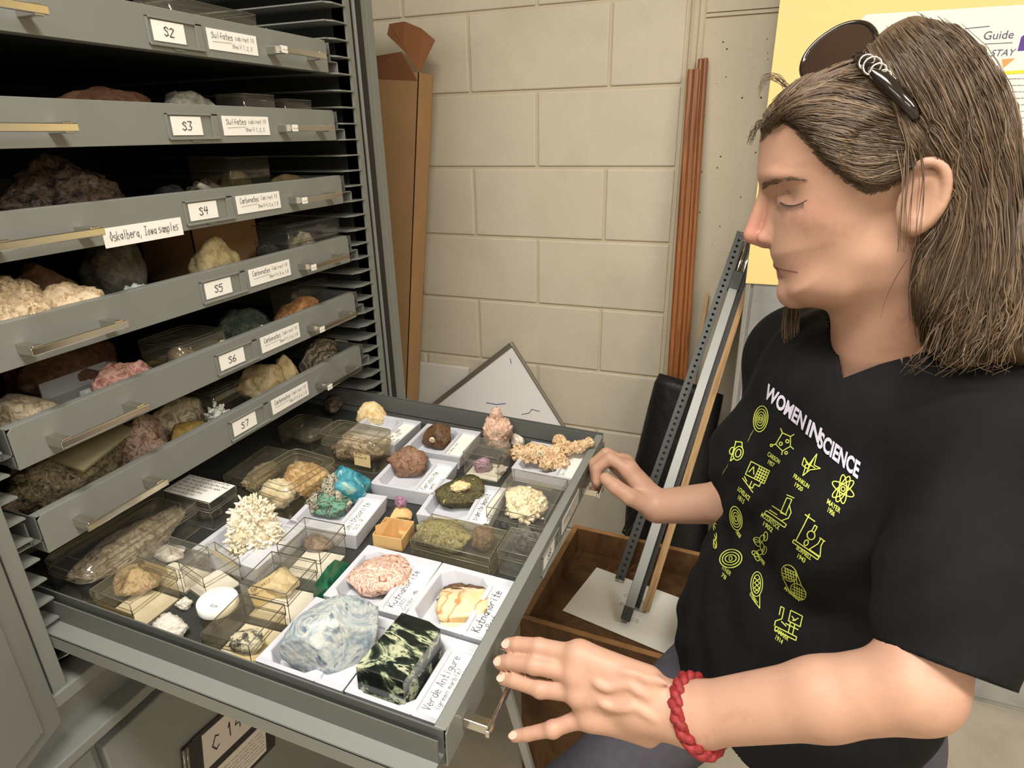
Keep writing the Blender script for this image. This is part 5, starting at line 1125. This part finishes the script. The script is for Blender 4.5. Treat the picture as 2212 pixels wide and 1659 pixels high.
_b = _k[_c == 1]; vv = np.unique(np.concatenate([_b//10**7, _b % 10**7])); sd_ = (P2[vv]-h1) @ hn; m_ = (np.abs(sd_) < .009) & (np.linalg.norm(P2[vv]-EL, axis=1) < .17) & ((P2[vv]-MID) @ Lt > .09); P2[vv[m_]] -= sd_[m_][:, None]*hn
# clean neckline: pull boundary vertices onto the seam
xv, yv = pjn(P2[vv]); nd = np.linalg.norm(P2[vv]-NB, axis=1) < .17; dN = poly_sdf(NK, xv, yv); mm = (np.abs(dN) < 16) & nd
for j in np.where(mm)[0]:
    best_ = None
    for i in range(len(NK)):
        a, b = NK[i], NK[(i+1) % len(NK)]; e = b-a; t_ = np.clip(((xv[j]-a[0])*e[0]+(yv[j]-a[1])*e[1])/(e @ e), 0, 1); q = a+e*t_; dd = (q[0]-xv[j])**2+(q[1]-yv[j])**2
        if best_ is None or dd < best_[0]: best_ = (dd, q)
    if best_[0] < 500:
        tt = float((P2[vv[j]]-CCn) @ np.array(CF)); P2[vv[j]] = np.array(dep(best_[1][0], best_[1][1], tt))
used_ = np.unique(Fs); mp = np.full(len(P2), -1); mp[used_] = np.arange(len(used_)); 
BLACK = simple('black cotton', (17, 17, 19), .85, 0, .15, 60, .25, 900, .2)
shirt = npmesh('t_shirt', P2[used_]-OB, mp[Fs], BLACK, person)
md = shirt.modifiers.new('cloth', 'SOLIDIFY'); md.thickness = .0022; md.offset = -1
shirt_bvh = BVHTree.FromPolygons([tuple(p) for p in P2], Fs.tolist())
# ---- brows and lashes
def strandmesh(lines, rads, n=4):
    V = []; F = []
    for pts, r in zip(lines, rads):
        P_ = np.asarray(pts, float); m = len(P_); d = np.gradient(P_, axis=0); d /= np.linalg.norm(d, axis=1)[:, None]+1e-12
        up = np.array([.3, .2, 1.]); a = np.cross(d, up); a /= np.linalg.norm(a, axis=1)[:, None]+1e-9; b = np.cross(d, a)
        rr = np.full(m, r) if np.isscalar(r) else np.asarray(r)
        b0 = len(V)*0+sum(len(x) for x in V); ring = np.stack([P_+(a*math.cos(2*PI*k/n)+b*math.sin(2*PI*k/n))*rr[:, None] for k in range(n)], 1).reshape(-1, 3)
        V.append(ring); i = np.arange(m-1)[:, None]; k = np.arange(n)[None, :]
        F.append((np.stack([i*n+k, i*n+(k+1) % n, (i+1)*n+(k+1) % n, (i+1)*n+k], -1).reshape(-1, 4)+b0))
    return np.concatenate(V), np.concatenate(F)
def catmull(P_, n):
    P_ = np.asarray(P_, float); Q = np.vstack([2*P_[0]-P_[1], P_, 2*P_[-1]-P_[-2]]); m = len(P_)-1; out = []
    for s_ in np.linspace(0, m-1e-6, n):
        i = int(s_); t = s_-i; p0, p1, p2, p3 = Q[i:i+4]; out.append(.5*((2*p1)+(-p0+p2)*t+(2*p0-5*p1+4*p2-p3)*t*t+(-p0+3*p1-3*p2+p3)*t**3))
    return np.array(out)
def hairmat(name, cols, rough=.42):
    m, nt, b = newmat(name); g = nt.nodes.new('ShaderNodeNewGeometry'); r = nt.nodes.new('ShaderNodeValToRGB'); e = r.color_ramp.elements
    while len(e) < len(cols): e.new(.5)
    for i, c in enumerate(cols): e[i].position = i/(len(cols)-1); e[i].color = (*lin(c), 1)
    nt.links.new(g.outputs['Random Per Island'], r.inputs[0]); nt.links.new(r.outputs[0], b.inputs['Base Color']); b.inputs['Roughness'].default_value = rough; b.inputs['Specular IOR Level'].default_value = .45; return m
HAIRC = [(52, 40, 31), (82, 66, 51), (64, 50, 38), (106, 87, 68), (70, 56, 43), (136, 114, 90), (58, 45, 35)]
HAIR = hairmat('brown hair', HAIRC)
rs = np.random.RandomState(7); L1 = []; R1 = []
def castline(pts, bvh, off=.0005, T0=None):
    out = []
    for p in pts:
        h = cast(p[0], p[1], bvh)
        if h is None or (out and (Vector(out[-1])-h[0]).length > .03): continue
        out.append(np.array(h[0]+h[1]*off))
    return out
for i in range(90):      # eyebrow
    t = rs.rand()**2.3; bx_ = 1648+90*t; by = 402-17*math.sin(t*2.2)+rs.uniform(-6, 6)*(1.15-t*.9); a = -.55+1.0*t+rs.uniform(-.2, .2); l_ = rs.uniform(7, 13)
    q = castline([(bx_+l_*math.cos(a)*s_, by+l_*math.sin(a)*s_) for s_ in (0, .5, 1)], body_bvh, .0006)
    if len(q) == 3: L1.append(q); R1.append([.00035, .0003, .0001])
V, F = strandmesh(L1, R1); npmesh('eyebrow', V-OB, F, simple('eyebrow hair', (104, 80, 62), .6), person)
L1 = []; R1 = []
q = castline(catmull([(1686, 437), (1698, 443), (1713, 444), (1729, 440), (1743, 432)], 14), body_bvh, .0002); L1.append(q); R1.append(np.linspace(.0006, .0003, len(q)))
for i in range(22):
    t = i/21; x0, y0 = 1686+50*t, 437+7*math.sin(PI*min(1, t*1.1)); q = castline([(x0, y0)], body_bvh, .0004)
    if q: 
        p = q[0]; L1.append([p, p-ew*-.0015-ev*.003+eu*.002*(1-t), p+ew*.002-ev*.0055+eu*.004*(1-t)]); R1.append([.0003, .00022, .0001])
q = castline(catmull([(1677, 578), (1690, 582), (1706, 585), (1724, 588)], 10), body_bvh, .0)
VM, FM = strandmesh([q], [np.linspace(.0009, .0004, len(q))], 6); npmesh('mouth_line', VM-OB, FM, simple('mouth line', (112, 62, 56), .6), person)
V, F = strandmesh([x for x in L1 if len(x) > 1], [y for x, y in zip(L1, R1) if len(x) > 1]); npmesh('eyelashes', V-OB, F, simple('lash', (58, 42, 34), .6), person)

# ---- hair volume
OUT = [(1640,262),(1668,224),(1705,186),(1755,160),(1830,132),(1880,92),(1920,56),(1990,40),(2070,62),(2130,118),(2178,190),(2208,280),(2226,420),(2240,600),(2246,770),(2200,782),(2130,772),(2060,790),(2010,775),(1990,720),(1900,640),(1800,560),(1700,450),(1650,330)]
LINE = [(1560,250),(1560,-50),(2500,-50),(2500,900),(2000,860),(1990,760),(1972,690),(1962,620),(1962,565),(1980,508),(2018,476),(2044,430),(2046,378),(2012,346),(1962,370),(1925,392),(1882,406),(1845,390),(1802,358),(1766,322),(1738,288),(1712,262),(1690,256),(1664,272),(1640,292)]
gu = np.arange(-.24, .16, .0015); gv = np.arange(-.20, .22, .0015); GU, GV = np.meshgrid(gu, gv, indexing='ij')
PO = chaikin(np.array([hp(x, y) for x, y in OUT]), 2); PL = chaikin(np.array([hp(x, y, .045) for x, y in LINE]), 2)
DO = poly_sdf(PO, GU, GV); DL = poly_sdf(PL, GU, GV)
WH = .0715+.0155*sig((GV-.0)/.02)+.010*sig((-GV-.055)/.02)-.004*sig((GU-.06)/.01)
RH = .066-.030*sig((-GV-.03)/.015)
F3 = Field(axis((.70, 1.10, .0022)), axis((-.60, -.26, .0022)), axis((1.26, 1.62, .0022)))
r, X, Y, Z = F3.sub((0, -2, 0), (3, 3, 3)); dx, dy, dz = X-HO[0], Y-HO[1], Z-HO[2]
Uh = dx*eu[0]+dy*eu[1]+dz*eu[2]; Vh = dx*ev[0]+dy*ev[1]+dz*ev[2]; Wh = dx*ew[0]+dy*ew[1]+dz*ew[2]
Dh = samp(DO, Uh, Vh); Ll = samp(DL, Uh, Vh); Wx = samp(WH, Uh, Vh); Rx = samp(RH, Uh, Vh)
q = np.maximum(1-Dh/Rx, 0); f = (np.sqrt(q**2+(Wh/Wx)**2)-1)*.05
# gentle locks, running along the fall of the hair
ph = np.where(Vh < .05, Uh*260+Vh*50, (Vh*.9+Uh*.5)*230); f = f+(.0012*np.sin(ph)+.0009*np.sin(ph*1.9+3))*.6
g = -Ll*.9; h = np.clip(.5-.5*(f-g)/.006, 0, 1); f = f*(1-h)+g*h+.006*h*(1-h)
F3.smin(r, f, 0); P3, F3q = F3.mesh(); del F3, Uh, Vh, Wh, Dh, Ll, Wx, Rx, q, f, g, h, ph
P3 = smooth(P3.astype(float), F3q, 1); print('hair verts', len(P3), P3.min(0), P3.max(0))
HB = rockmat('brown hair mass', [(52, 40, 30), (78, 62, 46), (96, 78, 58), (64, 50, 38)], 26, .5, .5, .3, 2, stretch=(1, 1, .35), bscale=160)
hairo = npmesh('hair', P3-OB, F3q, HB, person)
hair_bvh = BVHTree.FromPolygons([tuple(p) for p in P3], F3q.tolist())
ST = []; SR = []
def flow(guides, count, seed, jit=6, off=(.0004, .0022), n=16, rad=(.00045, .0009), bvh=hair_bvh, trim=.0):
    r_ = np.random.RandomState(seed); G_ = [catmull(g, 24) for g in guides]; m = len(G_)-1
    for i in range(count):
        s_ = r_.uniform(0, m-1e-6); a = int(s_); t = s_-a; c = G_[a]*(1-t)+G_[a+1]*t
        s0 = r_.uniform(0, .35); s1 = r_.uniform(.65, 1.0); idx = np.linspace(s0*23, s1*23, n); i0 = np.floor(idx).astype(int).clip(0, 22); fr = (idx-i0)[:, None]; c = c[i0]*(1-fr)+c[i0+1]*fr
        k = np.linspace(0, 1, n); c = c+np.stack([jit*(r_.randn()*.7+r_.randn()*np.sin(k*3+r_.rand()*6)), jit*(r_.randn()*.7+r_.randn()*np.sin(k*3+r_.rand()*6))], 1)
        o_ = r_.uniform(*off); q = []
        for p in c:
            h = cast(p[0], p[1], bvh)
            if h is None: continue
            if q and (Vector(q[-1])-h[0]).length > .03: continue
            q.append(np.array(h[0]+h[1]*o_))
        if len(q) > 5:
            rr = r_.uniform(*rad); ST.append(q); SR.append(rr*np.sin(np.linspace(.35, PI-.25, len(q))))
top = [[(1648,262),(1700,212),(1780,178),(1870,190),(1950,225)], [(1655,275),(1720,236),(1800,226),(1880,244),(1955,268)], [(1700,258),(1760,268),(1830,284),(1900,298),(1962,306)],
       [(1740,292),(1790,318),(1850,334),(1915,335),(1968,332)], [(1790,345),(1835,370),(1880,384),(1930,370),(1978,342)], [(1845,390),(1880,402),(1925,391),(1962,368),(1988,350)]]
flow(top, 620, 1, 5)
class Both:
    def ray_cast(s, o, d):
        a = hair_bvh.ray_cast(o, d); b = body_bvh.ray_cast(o, d)
        if a[0] is None: return b
        if b[0] is None: return a
        return a if a[3] < b[3] else b
BOTH = Both(); rb_ = np.random.RandomState(5); hl = catmull([(1640, 296), (1664, 274), (1690, 258), (1712, 264), (1738, 290), (1766, 324), (1802, 360), (1845, 392), (1882, 408), (1925, 394), (1962, 372)], 200)
for i in range(420):      # fine hairs along the hairline
    k = rb_.randint(0, 190); p = hl[k]; tn = hl[min(k+8, 199)]-p; tn /= np.linalg.norm(tn)+1e-9; nn = np.array([-tn[1], tn[0]]); nn = nn if nn @ np.array([-.5, 1]) > 0 else -nn
    a = p+nn*rb_.uniform(2, 13)-tn*rb_.uniform(0, 10); e = p+tn*rb_.uniform(30, 60)-nn*rb_.uniform(14, 34); m = (a+e)/2+nn*rb_.uniform(-2, 8)
    q = castline(catmull([a, m, e], 9), BOTH, .0007)
    if len(q) > 4: ST.append(q); SR.append(np.linspace(.00022, .00055, len(q)))
flow([[(1668,235),(1710,180),(1760,140),(1830,100),(1880,90)], [(1680,240),(1740,200),(1800,170),(1860,160),(1900,170)]], 140, 2, 5)
fall = [[(1870,88),(1905,160),(1940,240),(1962,310),(1975,345)], [(1880,80),(1930,165),(1985,280),(2035,340),(2058,400)]]
flow(fall, 240, 3, 5)
down = [[(1885,78),(1930,165),(1985,270),(2040,335),(2064,410),(2040,480),(1996,540),(1978,610),(1988,700),(1998,765)], [(1905,66),(1965,150),(2020,255),(2068,365),(2090,480),(2060,600),(2020,700),(2030,780)],
        [(1945,50),(2020,130),(2080,245),(2122,390),(2135,540),(2110,670),(2080,780)], [(1990,44),(2070,110),(2132,220),(2172,380),(2188,560),(2170,690),(2150,770)], [(2040,54),(2112,118),(2170,220),(2200,380),(2212,560),(2215,770)]]
flow(down, 1500, 4, 7, n=22)
flow(down, 260, 5, 9, n=22, off=(.002, .0055), rad=(.0004, .0006))
flow([[(2040,620),(2000,690),(2010,760)], [(2120,600),(2100,700),(2060,782)], [(2200,600),(2190,700),(2150,776)]], 260, 6, 9, off=(.001, .006))
rs = np.random.RandomState(11)
def free(pts, r=.0004, t=None):     # wisps off the head: (px, py, w)
    ST.append([hw(*p) for p in catmull(pts, 12)]); SR.append(np.linspace(r, r*.3, 12))
for i in range(26):
    j = lambda s_: rs.uniform(-s_, s_); w_ = rs.uniform(-.02, .04)
    free([(1662+j(8), 258+j(8), w_), (1640+j(8), 268+j(8), w_), (1626+j(7), 288+j(8), w_), (1620+j(8), 306+j(10), w_)], .0004)
for i in range(16):
    j = lambda s_: rs.uniform(-s_, s_); w_ = rs.uniform(-.02, .03)
    free([(1700+j(10), 190+j(10), w_), (1672+j(12), 165+j(8), w_), (1652+j(8), 172+j(8), w_), (1640+j(8), 200+j(14), w_)], .0003)
for i in range(70):
    j = lambda s_: rs.uniform(-s_, s_); w_ = rs.uniform(-.075, -.055); x_ = rs.uniform(1695, 1730)
    free([(1715+j(12), 610, w_), (x_, 660, w_), (x_-4+j(5), 715, w_), (x_+2+j(8), 775+j(18), w_)], .0006)
for i in range(14):
    j = lambda s_: rs.uniform(-s_, s_); x_ = rs.uniform(1950, 2005)
    free([(x_+j(10)-6, 318+j(14), .088), (x_+j(3), 380, .089), (x_-4+j(3), 440, .089), (x_-8+j(5), 500, .084), (x_-8+j(6), 545, .078)], .0005)
for i in range(60):
    j = lambda s_: rs.uniform(-s_, s_); x_ = rs.uniform(1990, 2200)
    free([(x_+20, 700+j(10), .082), (x_+j(8), 750+j(8), .086), (x_-14+j(20), 782+j(10), .088), (x_-30+j(40), 800+j(16), .086)], .0004)
free([(1795, 265, .07), (1800, 290, .068), (1815, 312, .066), (1835, 318, .068)], .0003); free([(1715, 262, .04), (1708, 285, .038), (1716, 305, .036), (1728, 312, .036)], .0003); free([(1712, 262, .04), (1712, 290, .038), (1724, 310, .036), (1734, 308, .036)], .0003)
free([(1960, 560, .07), (1935, 600, .07), (1912, 650, .068), (1902, 690, .066)], .0003)
V, F = strandmesh(ST, SR); npmesh('hair_strands', V-OB, F, HAIR, person); print('strands', len(ST))

# ---- sunglasses on the head
DK = simple('dark brown acetate', (26, 18, 16), .12, spec=.8); LNS = simple('brown tinted lens', (44, 29, 22), .06, spec=1.0); SIL = simple('silver trim', (220, 216, 210), .2, 1)
sg = thing('sunglasses', 'dark brown sunglasses with silver hinge trim pushed up on the woman\'s hair', 'sunglasses', T(*hw(1850, 130, 0)))
OG = hw(1850, 130, 0)
for sgn in (1, -1):
    c = hw(1806, 110, .034)-HO; c = HO+c+ew*(sgn-1)*.034
    la = hw(1868, 66, .034)-hw(1744, 152, .034); la /= np.linalg.norm(la); nb_ = np.cross(ew, la); nb_ /= np.linalg.norm(nb_)
    if nb_ @ ev < 0: nb_ = -nb_
    lb = ew*.66*sgn-nb_*.75; lb /= np.linalg.norm(lb); ln = np.cross(la, lb)
    ring = []; A_, B_ = .0300, .0270
    for k in range(40):
        a = 2*PI*k/40; e_ = 2.4; ca, sa = math.cos(a), math.sin(a); x_ = A_*abs(ca)**(2/e_)*np.sign(ca); y_ = B_*abs(sa)**(2/e_)*np.sign(sa); ring.append(c+la*x_+lb*y_+ln*(.004*(x_/A_)**2)-OG)
    mb = MB(); mb.tube([tuple(v) for v in ring+ring[:2]], .0024, 8, 0, caps=False); mb.build('lens_frame', DK, sg)
    mb = MB(); n = len(ring); ctr = c-OG-ln*.0012
    for off in (.0008, -.0008): mb.add([tuple(ctr+ln*off)]+[tuple(v+ln*off) for v in ring], [(0, 1+k, 1+(k+1) % n) for k in range(n)], 0, True)
    mb.build('lens', LNS, sg)
    mb = MB(); w0 = .062*sgn; w1 = .084*sgn; pts = [hw(1856, 122, w0), hw(1880, 142, .078*sgn), hw(1915, 175, .087*sgn), hw(1960, 222, .090*sgn), hw(1985, 255, .086*sgn)]
    mb.tube([tuple(v-OG) for v in catmull(pts, 14)], [.0062+.0020*math.sin(k/13*PI) for k in range(14)], 8, flat=.6); tm = mb.build('temple_arm', DK, sg)
    mb = MB(); 
    for (x_, y_, r__) in ((1872, 134, .0055), (1884, 142, .0065), (1897, 154, .0058), (1909, 166, .0050), (1922, 178, .004), (1932, 189, .0032)):
        p = hw(x_, y_, .0875*sgn if x_ > 1880 else .081*sgn)-OG; rg = [tuple(p+eu*r__*math.cos(2*PI*k/12)+ev*r__*math.sin(2*PI*k/12)) for k in range(14)]; mb.tube(rg, .0010, 6, caps=False)
    mb.build('hinge_trim', SIL, tm)
mb = MB(); mb.tube([tuple(v-OG) for v in catmull([hw(1826, 86, .012), hw(1832, 78, 0), hw(1826, 86, -.012)], 8)], .003, 8); mb.build('bridge', DK, sg)

# ---- wristband
ax = (EL-WR)/np.linalg.norm(EL-WR); c = WR+ax*.004; a1 = np.cross(ax, ew); a1 /= np.linalg.norm(a1); a2 = np.cross(ax, a1)
mb = MB()
for ph_ in (0, PI):
    pts = []
    for k in range(121):
        t = 2*PI*k/120; rr = .0335+.0030*math.cos(9*t+ph_); o_ = .0030*math.sin(9*t+ph_)+.006*math.sin(t+.8); pts.append(tuple(c+(a1*math.cos(t)+a2*math.sin(t))*rr+ax*o_-OB))
    mb.tube(pts, [.0045+.0008*math.sin(k*1.7) for k in range(121)], 8, caps=False)
mb.build('wristband', simple('dark red cord', (134, 30, 34), .6, 0, .35, 300, .5, 900), person)

# ---- trousers
TR = simple('grey purple denim', (72, 70, 80), .85, 0, .12, 80, .3, 700)
F4 = Field(axis((.40, 1.24, .008)), axis((-.66, .12, .008)), axis((.0, .93, .008)))
hip = MID.copy(); hip[2] = .82; NH = hip+Lt*.09; FH = hip-Lt*.09+Fw*.03
F4.ell(hip, (Lt, Fw, Up), (.165, .118, .12), .04)
KF = V3(1235, 1745, .98); KF[2] = max(.5, KF[2]); KN = NH+np.array([-.02, -.02, -.38]); KN2 = KN.copy()
F4.cap(FH-Up*.04, KF, .078, .062, .04); AFt = KF+np.array([.10, .0, 0]); AFt[2] = .09; F4.cap(KF, AFt, .058, .045, .03); F4.cap(NH-Up*.03, KN, .085, .062, .04); AN = KN+np.array([.03, .02, 0]); AN[2] = .09; F4.cap(KN, AN, .058, .045, .03)
P4, F4q = F4.mesh(); P4 = smooth(P4.astype(float), F4q, 2); npmesh('trousers', P4-OB, F4q, TR, person)
for A_ in (AFt, AN):
    mb = rock_mb((.095, .24, .085), 3, 4, amp=.02, facets=0, fine=0, bottom=.7); mb.build('shoe', simple('dark shoe', (34, 32, 34), .6), person, M=T(*(np.array([A_[0], A_[1], 0])+Fw*.05-OB)) @ RZ(math.atan2(Fw[1], Fw[0])-PI/2))
print('knee', KF, 'hip', hip)

# ---- shirt print
PYEL = simple('yellow-green print', (196, 206, 92), .7); PWHT = simple('pale lilac print', (206, 202, 220), .7)
pm = MB()
def sc(px, py, off=.0011):
    d = ray(px, py).normalized(); h = shirt_bvh.ray_cast(CC, d)
    if h[0] is None or h[1].dot(d) > -.02 and False: return None
    return tuple((h[0]+(h[1] if h[1].dot(d) < 0 else -h[1])*off)-Vector(OB))
def pquad(q, m):
    v = [sc(*p) for p in q]
    if all(v) and max((Vector(v[0])-Vector(v[2])).length, (Vector(v[1])-Vector(v[3])).length) < .02: pm.add(v, [(0, 1, 2, 3)], m)
def pline(pts, w=2.2, m=0, step=5):
    for a, b in zip(pts[:-1], pts[1:]):
        a = np.array(a, float); b = np.array(b, float); L_ = np.linalg.norm(b-a)
        if L_ < .01: continue
        k = max(1, int(L_/step)); d = (b-a)/L_; nn = np.array([-d[1], d[0]])*w/2
        for i in range(k):
            p = a+(b-a)*i/k-d*.3; q = a+(b-a)*(i+1)/k+d*.3; pquad([p-nn, q-nn, q+nn, p+nn], m)
def ptext(txt, p0, p1, u0, u1, m, bold=.02, size=1):
    """text along p0->p1, letter height vectors u0 (start), u1 (end); laid onto the cloth"""
    tmp = MB(); w_ = textmesh(tmp, txt, 1, Matrix.Identity(4), 0, bold); p0, p1, u0, u1 = map(np.array, (p0, p1, u0, u1))
    bm = bmesh.new(); vs = [bm.verts.new(v) for v in tmp.v]
    for f in tmp.f:
        try: bm.faces.new([vs[i] for i in f])
        except ValueError: pass
    bmesh.ops.triangulate(bm, faces=bm.faces[:]); bmesh.ops.subdivide_edges(bm, edges=[e for e in bm.edges if e.calc_length() > .3], cuts=1, use_grid_fill=False); bmesh.ops.triangulate(bm, faces=bm.faces[:])
    bm.verts.index_update(); pos = []
    for v in bm.verts:
        t = v.co.x/w_; u = u0*(1-t)+u1*t; p = p0*(1-t)+p1*t+u*(v.co.y/.70); pos.append(sc(*p, .0014))
    fs = [[v.index for v in f.verts] for f in bm.faces if all(pos[v.index] for v in f.verts)]
    pos = [p or (0, 0, 0) for p in pos]; pm.add(pos, fs, m); bm.free()
ptext('WOMEN', (1653, 857), (1737, 928), (10, -27), (9, -29), 1, .035); ptext('IN', (1741, 934), (1770, 957), (9, -29), (8, -31), 1, .035); ptext('SCIENCE', (1766, 962), (1854, 1034), (8, -31), (7, -34), 1, .035)
def name(t1, x, y, w_=32, h_=8.5, t2=None, a=.66):
    c_, s_ = math.cos(a), math.sin(a); ptext(t1, (x-w_*c_/2, y-w_*s_/2), (x+w_*c_/2, y+w_*s_/2), (3.5, -h_), (3.5, -h_), 0, .02)
    if t2: x2, y2 = x-3, y+12; w2 = w_*.55; ptext(t2, (x2-w2*c_/2-3, y2-w2*s_/2), (x2+w2*c_/2-3, y2+w2*s_/2), (3.5, -h_), (3.5, -h_), 0, .02)
def icon(x, y, s, polys, ax=(.80, .42), ay=(-.38, .86), w=2.1):
    for P_ in polys: pline([(x+s*(ax[0]*a+ay[0]*b), y+s*(ax[1]*a+ay[1]*b)) for a, b in P_], w)
def ell_(rx, ry, n=22, cx=0, cy=0, rot=0, a0=0, a1=2*PI):
    o = []
    for k in range(n+1):
        t = a0+(a1-a0)*k/n; a, b = rx*math.cos(t), ry*math.sin(t); o.append((cx+a*math.cos(rot)-b*math.sin(rot), cy+a*math.sin(rot)+b*math.cos(rot)))
    return o
icon(1645, 905, 28, [ell_(r_*.55, r_) for r_ in (1, .76, .54, .32, .14)], (1, 0), (-.12, 1), 1.9)
name('1821', 1624, 941, 18, 8, '1847', .2-1.2)
icon(1592, 975, 20, [ell_(.55, .8, cx=.3, cy=.1), ell_(.3, .45, cx=.3, cy=.1), [(-.5, -1), (-.2, 1.3), (.1, .8)], [(-.6, -.9), (.2, -1.2), (.5, -.6)], ell_(.25, .4, cx=-.5, cy=.2)]); name('1815', 1566, 1018, 22, 8, None, -1.0)
pent = [(-.55, -.8), (.35, -.85), (.75, 0), (.2, .75), (-.7, .45), (-.55, -.8)]
icon(1695, 957, 24, [pent, [(-.55, -.8), (-.9, -1.1)], [(.35, -.85), (.6, -1.2)], [(.75, 0), (1.15, .1)], [(.2, .75), (.3, 1.1)], [(-.7, .45), (-1.0, .7)], ell_(.16, .16, 10, .25, -.3), ell_(.16, .16, 10, -.25, .2), ell_(.12, .12, 8, -1.05, .75), ell_(.14, .14, 8, .62, .75)])
name('CARSON', 1672, 993, 33, 8.5, '1957')
icon(1753, 1004, 24, [[(-.9, -.3), (-.2, .1), (.1, -1.2), (.3, -.1), (1.0, -.1), (.4, .3), (.1, .5), (-.3, 1.3), (-.4, .5), (-.8, .4), (-.9, -.3)], ell_(.2, .2, 10, -.3, .3), [(-.6, 0), (.5, .1)], [(0, -.6), (-.1, .8)]])
name('FRANKLIN', 1731, 1044, 42, 8.5, '1920')
icon(1637, 1026, 27, [[(-1, -.8), (.9, -.8), (.9, .4), (-1, .4), (-1, -.8)]]+[[(-.1, -.8+.24*i), (.9, -.8+.24*i)] for i in range(1, 5)]+[[(-.1+.25*i, -.8), (-.1+.25*i, .4)] for i in range(4)]+[[(-.8, .1), (-.6, -.5), (-.3, .1)], [(.6, .4), (.6, .8), (.1, .8), (.1, 1.2), (-.2, 1.2), (-.2, .7)], [(-1.1, .8), (.3, 1.5)], [(-1, .6), (-.6, .9)]])
name('LOVELACE', 1607, 1070, 34, 8.5, '1815', .75)
icon(1822, 1057, 31, [ell_(1, .30, 26, rot=a) for a in (0.3, 1.35, 2.4)]+[ell_(.16, .16, 10)]+[ell_(1, .30, 26, rot=1.9)], (.82, .18), (-.2, .98), 2.4)
name('MAYER', 1800, 1098, 35, 10, '1906')
icon(1591, 1119, 26, [ell_(r_*.5, r_) for r_ in (1, .74, .5, .25)], (1, 0), (.12, 1), 1.9); name('1858', 1595, 1156, 18, 7, None, 1.0)
icon(1690, 1103, 26, [[(-1.1, .7), (1.0, .7), (1.0, .98), (-1.1, .98), (-1.1, .7)], [(-.9, .5), (-.1, .5)], [(-.2, -1.1), (.25, -1.2), (.5, .1), (.05, .2), (-.2, -1.1)], [(.35, -.7), (.8, -.3), (.85, .2), (.5, .65)], [(-.9, .1), (.6, .1)], [(-.35, -1.3), (.35, -1.4)]], (.80, .55), (-.55, .86))
name('MCCLINTOCK', 1665, 1130, 50, 8.5, '1902')
icon(1754, 1160, 33, [[(-1, .8), (1.1, .8), (1.1, 1.0), (-1, 1.0), (-1, .8)], [(-.85, .8), (-.85, -1.2)], [(-1.1, -1.0), (-.3, -1.0)], ell_(.28, .28, 14, -.1, -.1), [(-.2, -.4), (-.2, -.8), (.0, -.8), (.0, -.4)], [(.6, -.3), (.6, .1), (.25, .75), (1.15, .75), (.85, .1), (.85, -.3)], [(.5, -.3), (.95, -.3)], ell_(.14, .2, 10, -.15, .5)], (.78, .55), (-.45, .86), 2.4)
name('BURNELL', 1737, 1197, 40, 9, '1943')
icon(1644, 1180, 24, [ell_(.22, .4, 10, math.cos(k*1.3)*.5, -1+k*.25, k*.7) for k in range(9)], (.8, .2), (-.1, 1), 1.6); name('HOPPER', 1645, 1212, 24, 6, None, .95)
icon(1580, 1207, 24, [ell_(1, .82), ell_(.76, .58), ell_(.50, .34), ell_(.14, .2, 10)], (1, -.08), (0, 1), 2.2); name('ITNER', 1570, 1237, 24, 8, '78', .7)
icon(1636, 1262, 27, [ell_(.50, 1), ell_(.32, .75), [(-.2, -.5), (.25, -.1), (-.2, .3), (.2, .6)], [(.25, -.5), (-.2, -.1), (.25, .3), (-.1, .6)], [(.3, .8), (.35, 1.9), (-.3, 1.2)]], (.95, .1), (-.05, 1), 1.8); name('GOEPPERT', 1628, 1296, 28, 6, None, 1.0)
icon(1716, 1257, 30, [ell_(.62, .55, 16, -.55, -.45, .4), ell_(.66, .52, 16, .55, .45, .4)]+[[(-1.0+.22*i, -.7), (-.6+.22*i, .0)] for i in range(5)]+[[(-1.0, -.6+.2*i), (-.1, -.75+.2*i)] for i in range(4)]+[[(.1+.2*i, .1), (.4+.2*i, .85)] for i in range(4)]+[[(.05, .3+.2*i), (1.1, .15+.2*i)] for i in range(4)]+[[(-.2, -.9), (.6, -.1)], [(-.9, .1), (.0, .8)]], (.85, .50), (-.35, .85), 1.7)
name('MAATHAI', 1711, 1284, 42, 6, None, .7)
icon(1704, 1341, 28, [[(-1, .9), (1.0, .9), (1.0, 1.2), (-1, 1.2), (-1, .9)], [(-.0, -.9), (1.1, -.9), (1.1, .0), (-.0, .0), (-.0, -.9)], [(.2, -.5), (.5, -.3), (.8, -.6)], [(.3, -.2), (.6, -.3)], [(.2, .0), (.2, .9)], [(.6, .0), (.6, .9)], [(-.2, .3), (1.0, .3)], [(-1.1, .9), (-1.1, .5), (-.6, .1), (-.6, -.8), (-.9, -.8), (-.9, -.1)], [(-.6, .3), (-.1, .5)]], (.82, .42), (-.20, .92), 2.3)
name('LAMARR', 1688, 1373, 38, 9, '1914')
for y_ in (1140, 1158, 1176): icon(1546, y_, 9, [ell_(.4, 1, 8), [(-.4, -1), (.3, .9)]], (1, 0), (0, 1), 1.6)
pm.build('shirt_print', [PYEL, PWHT], shirt)
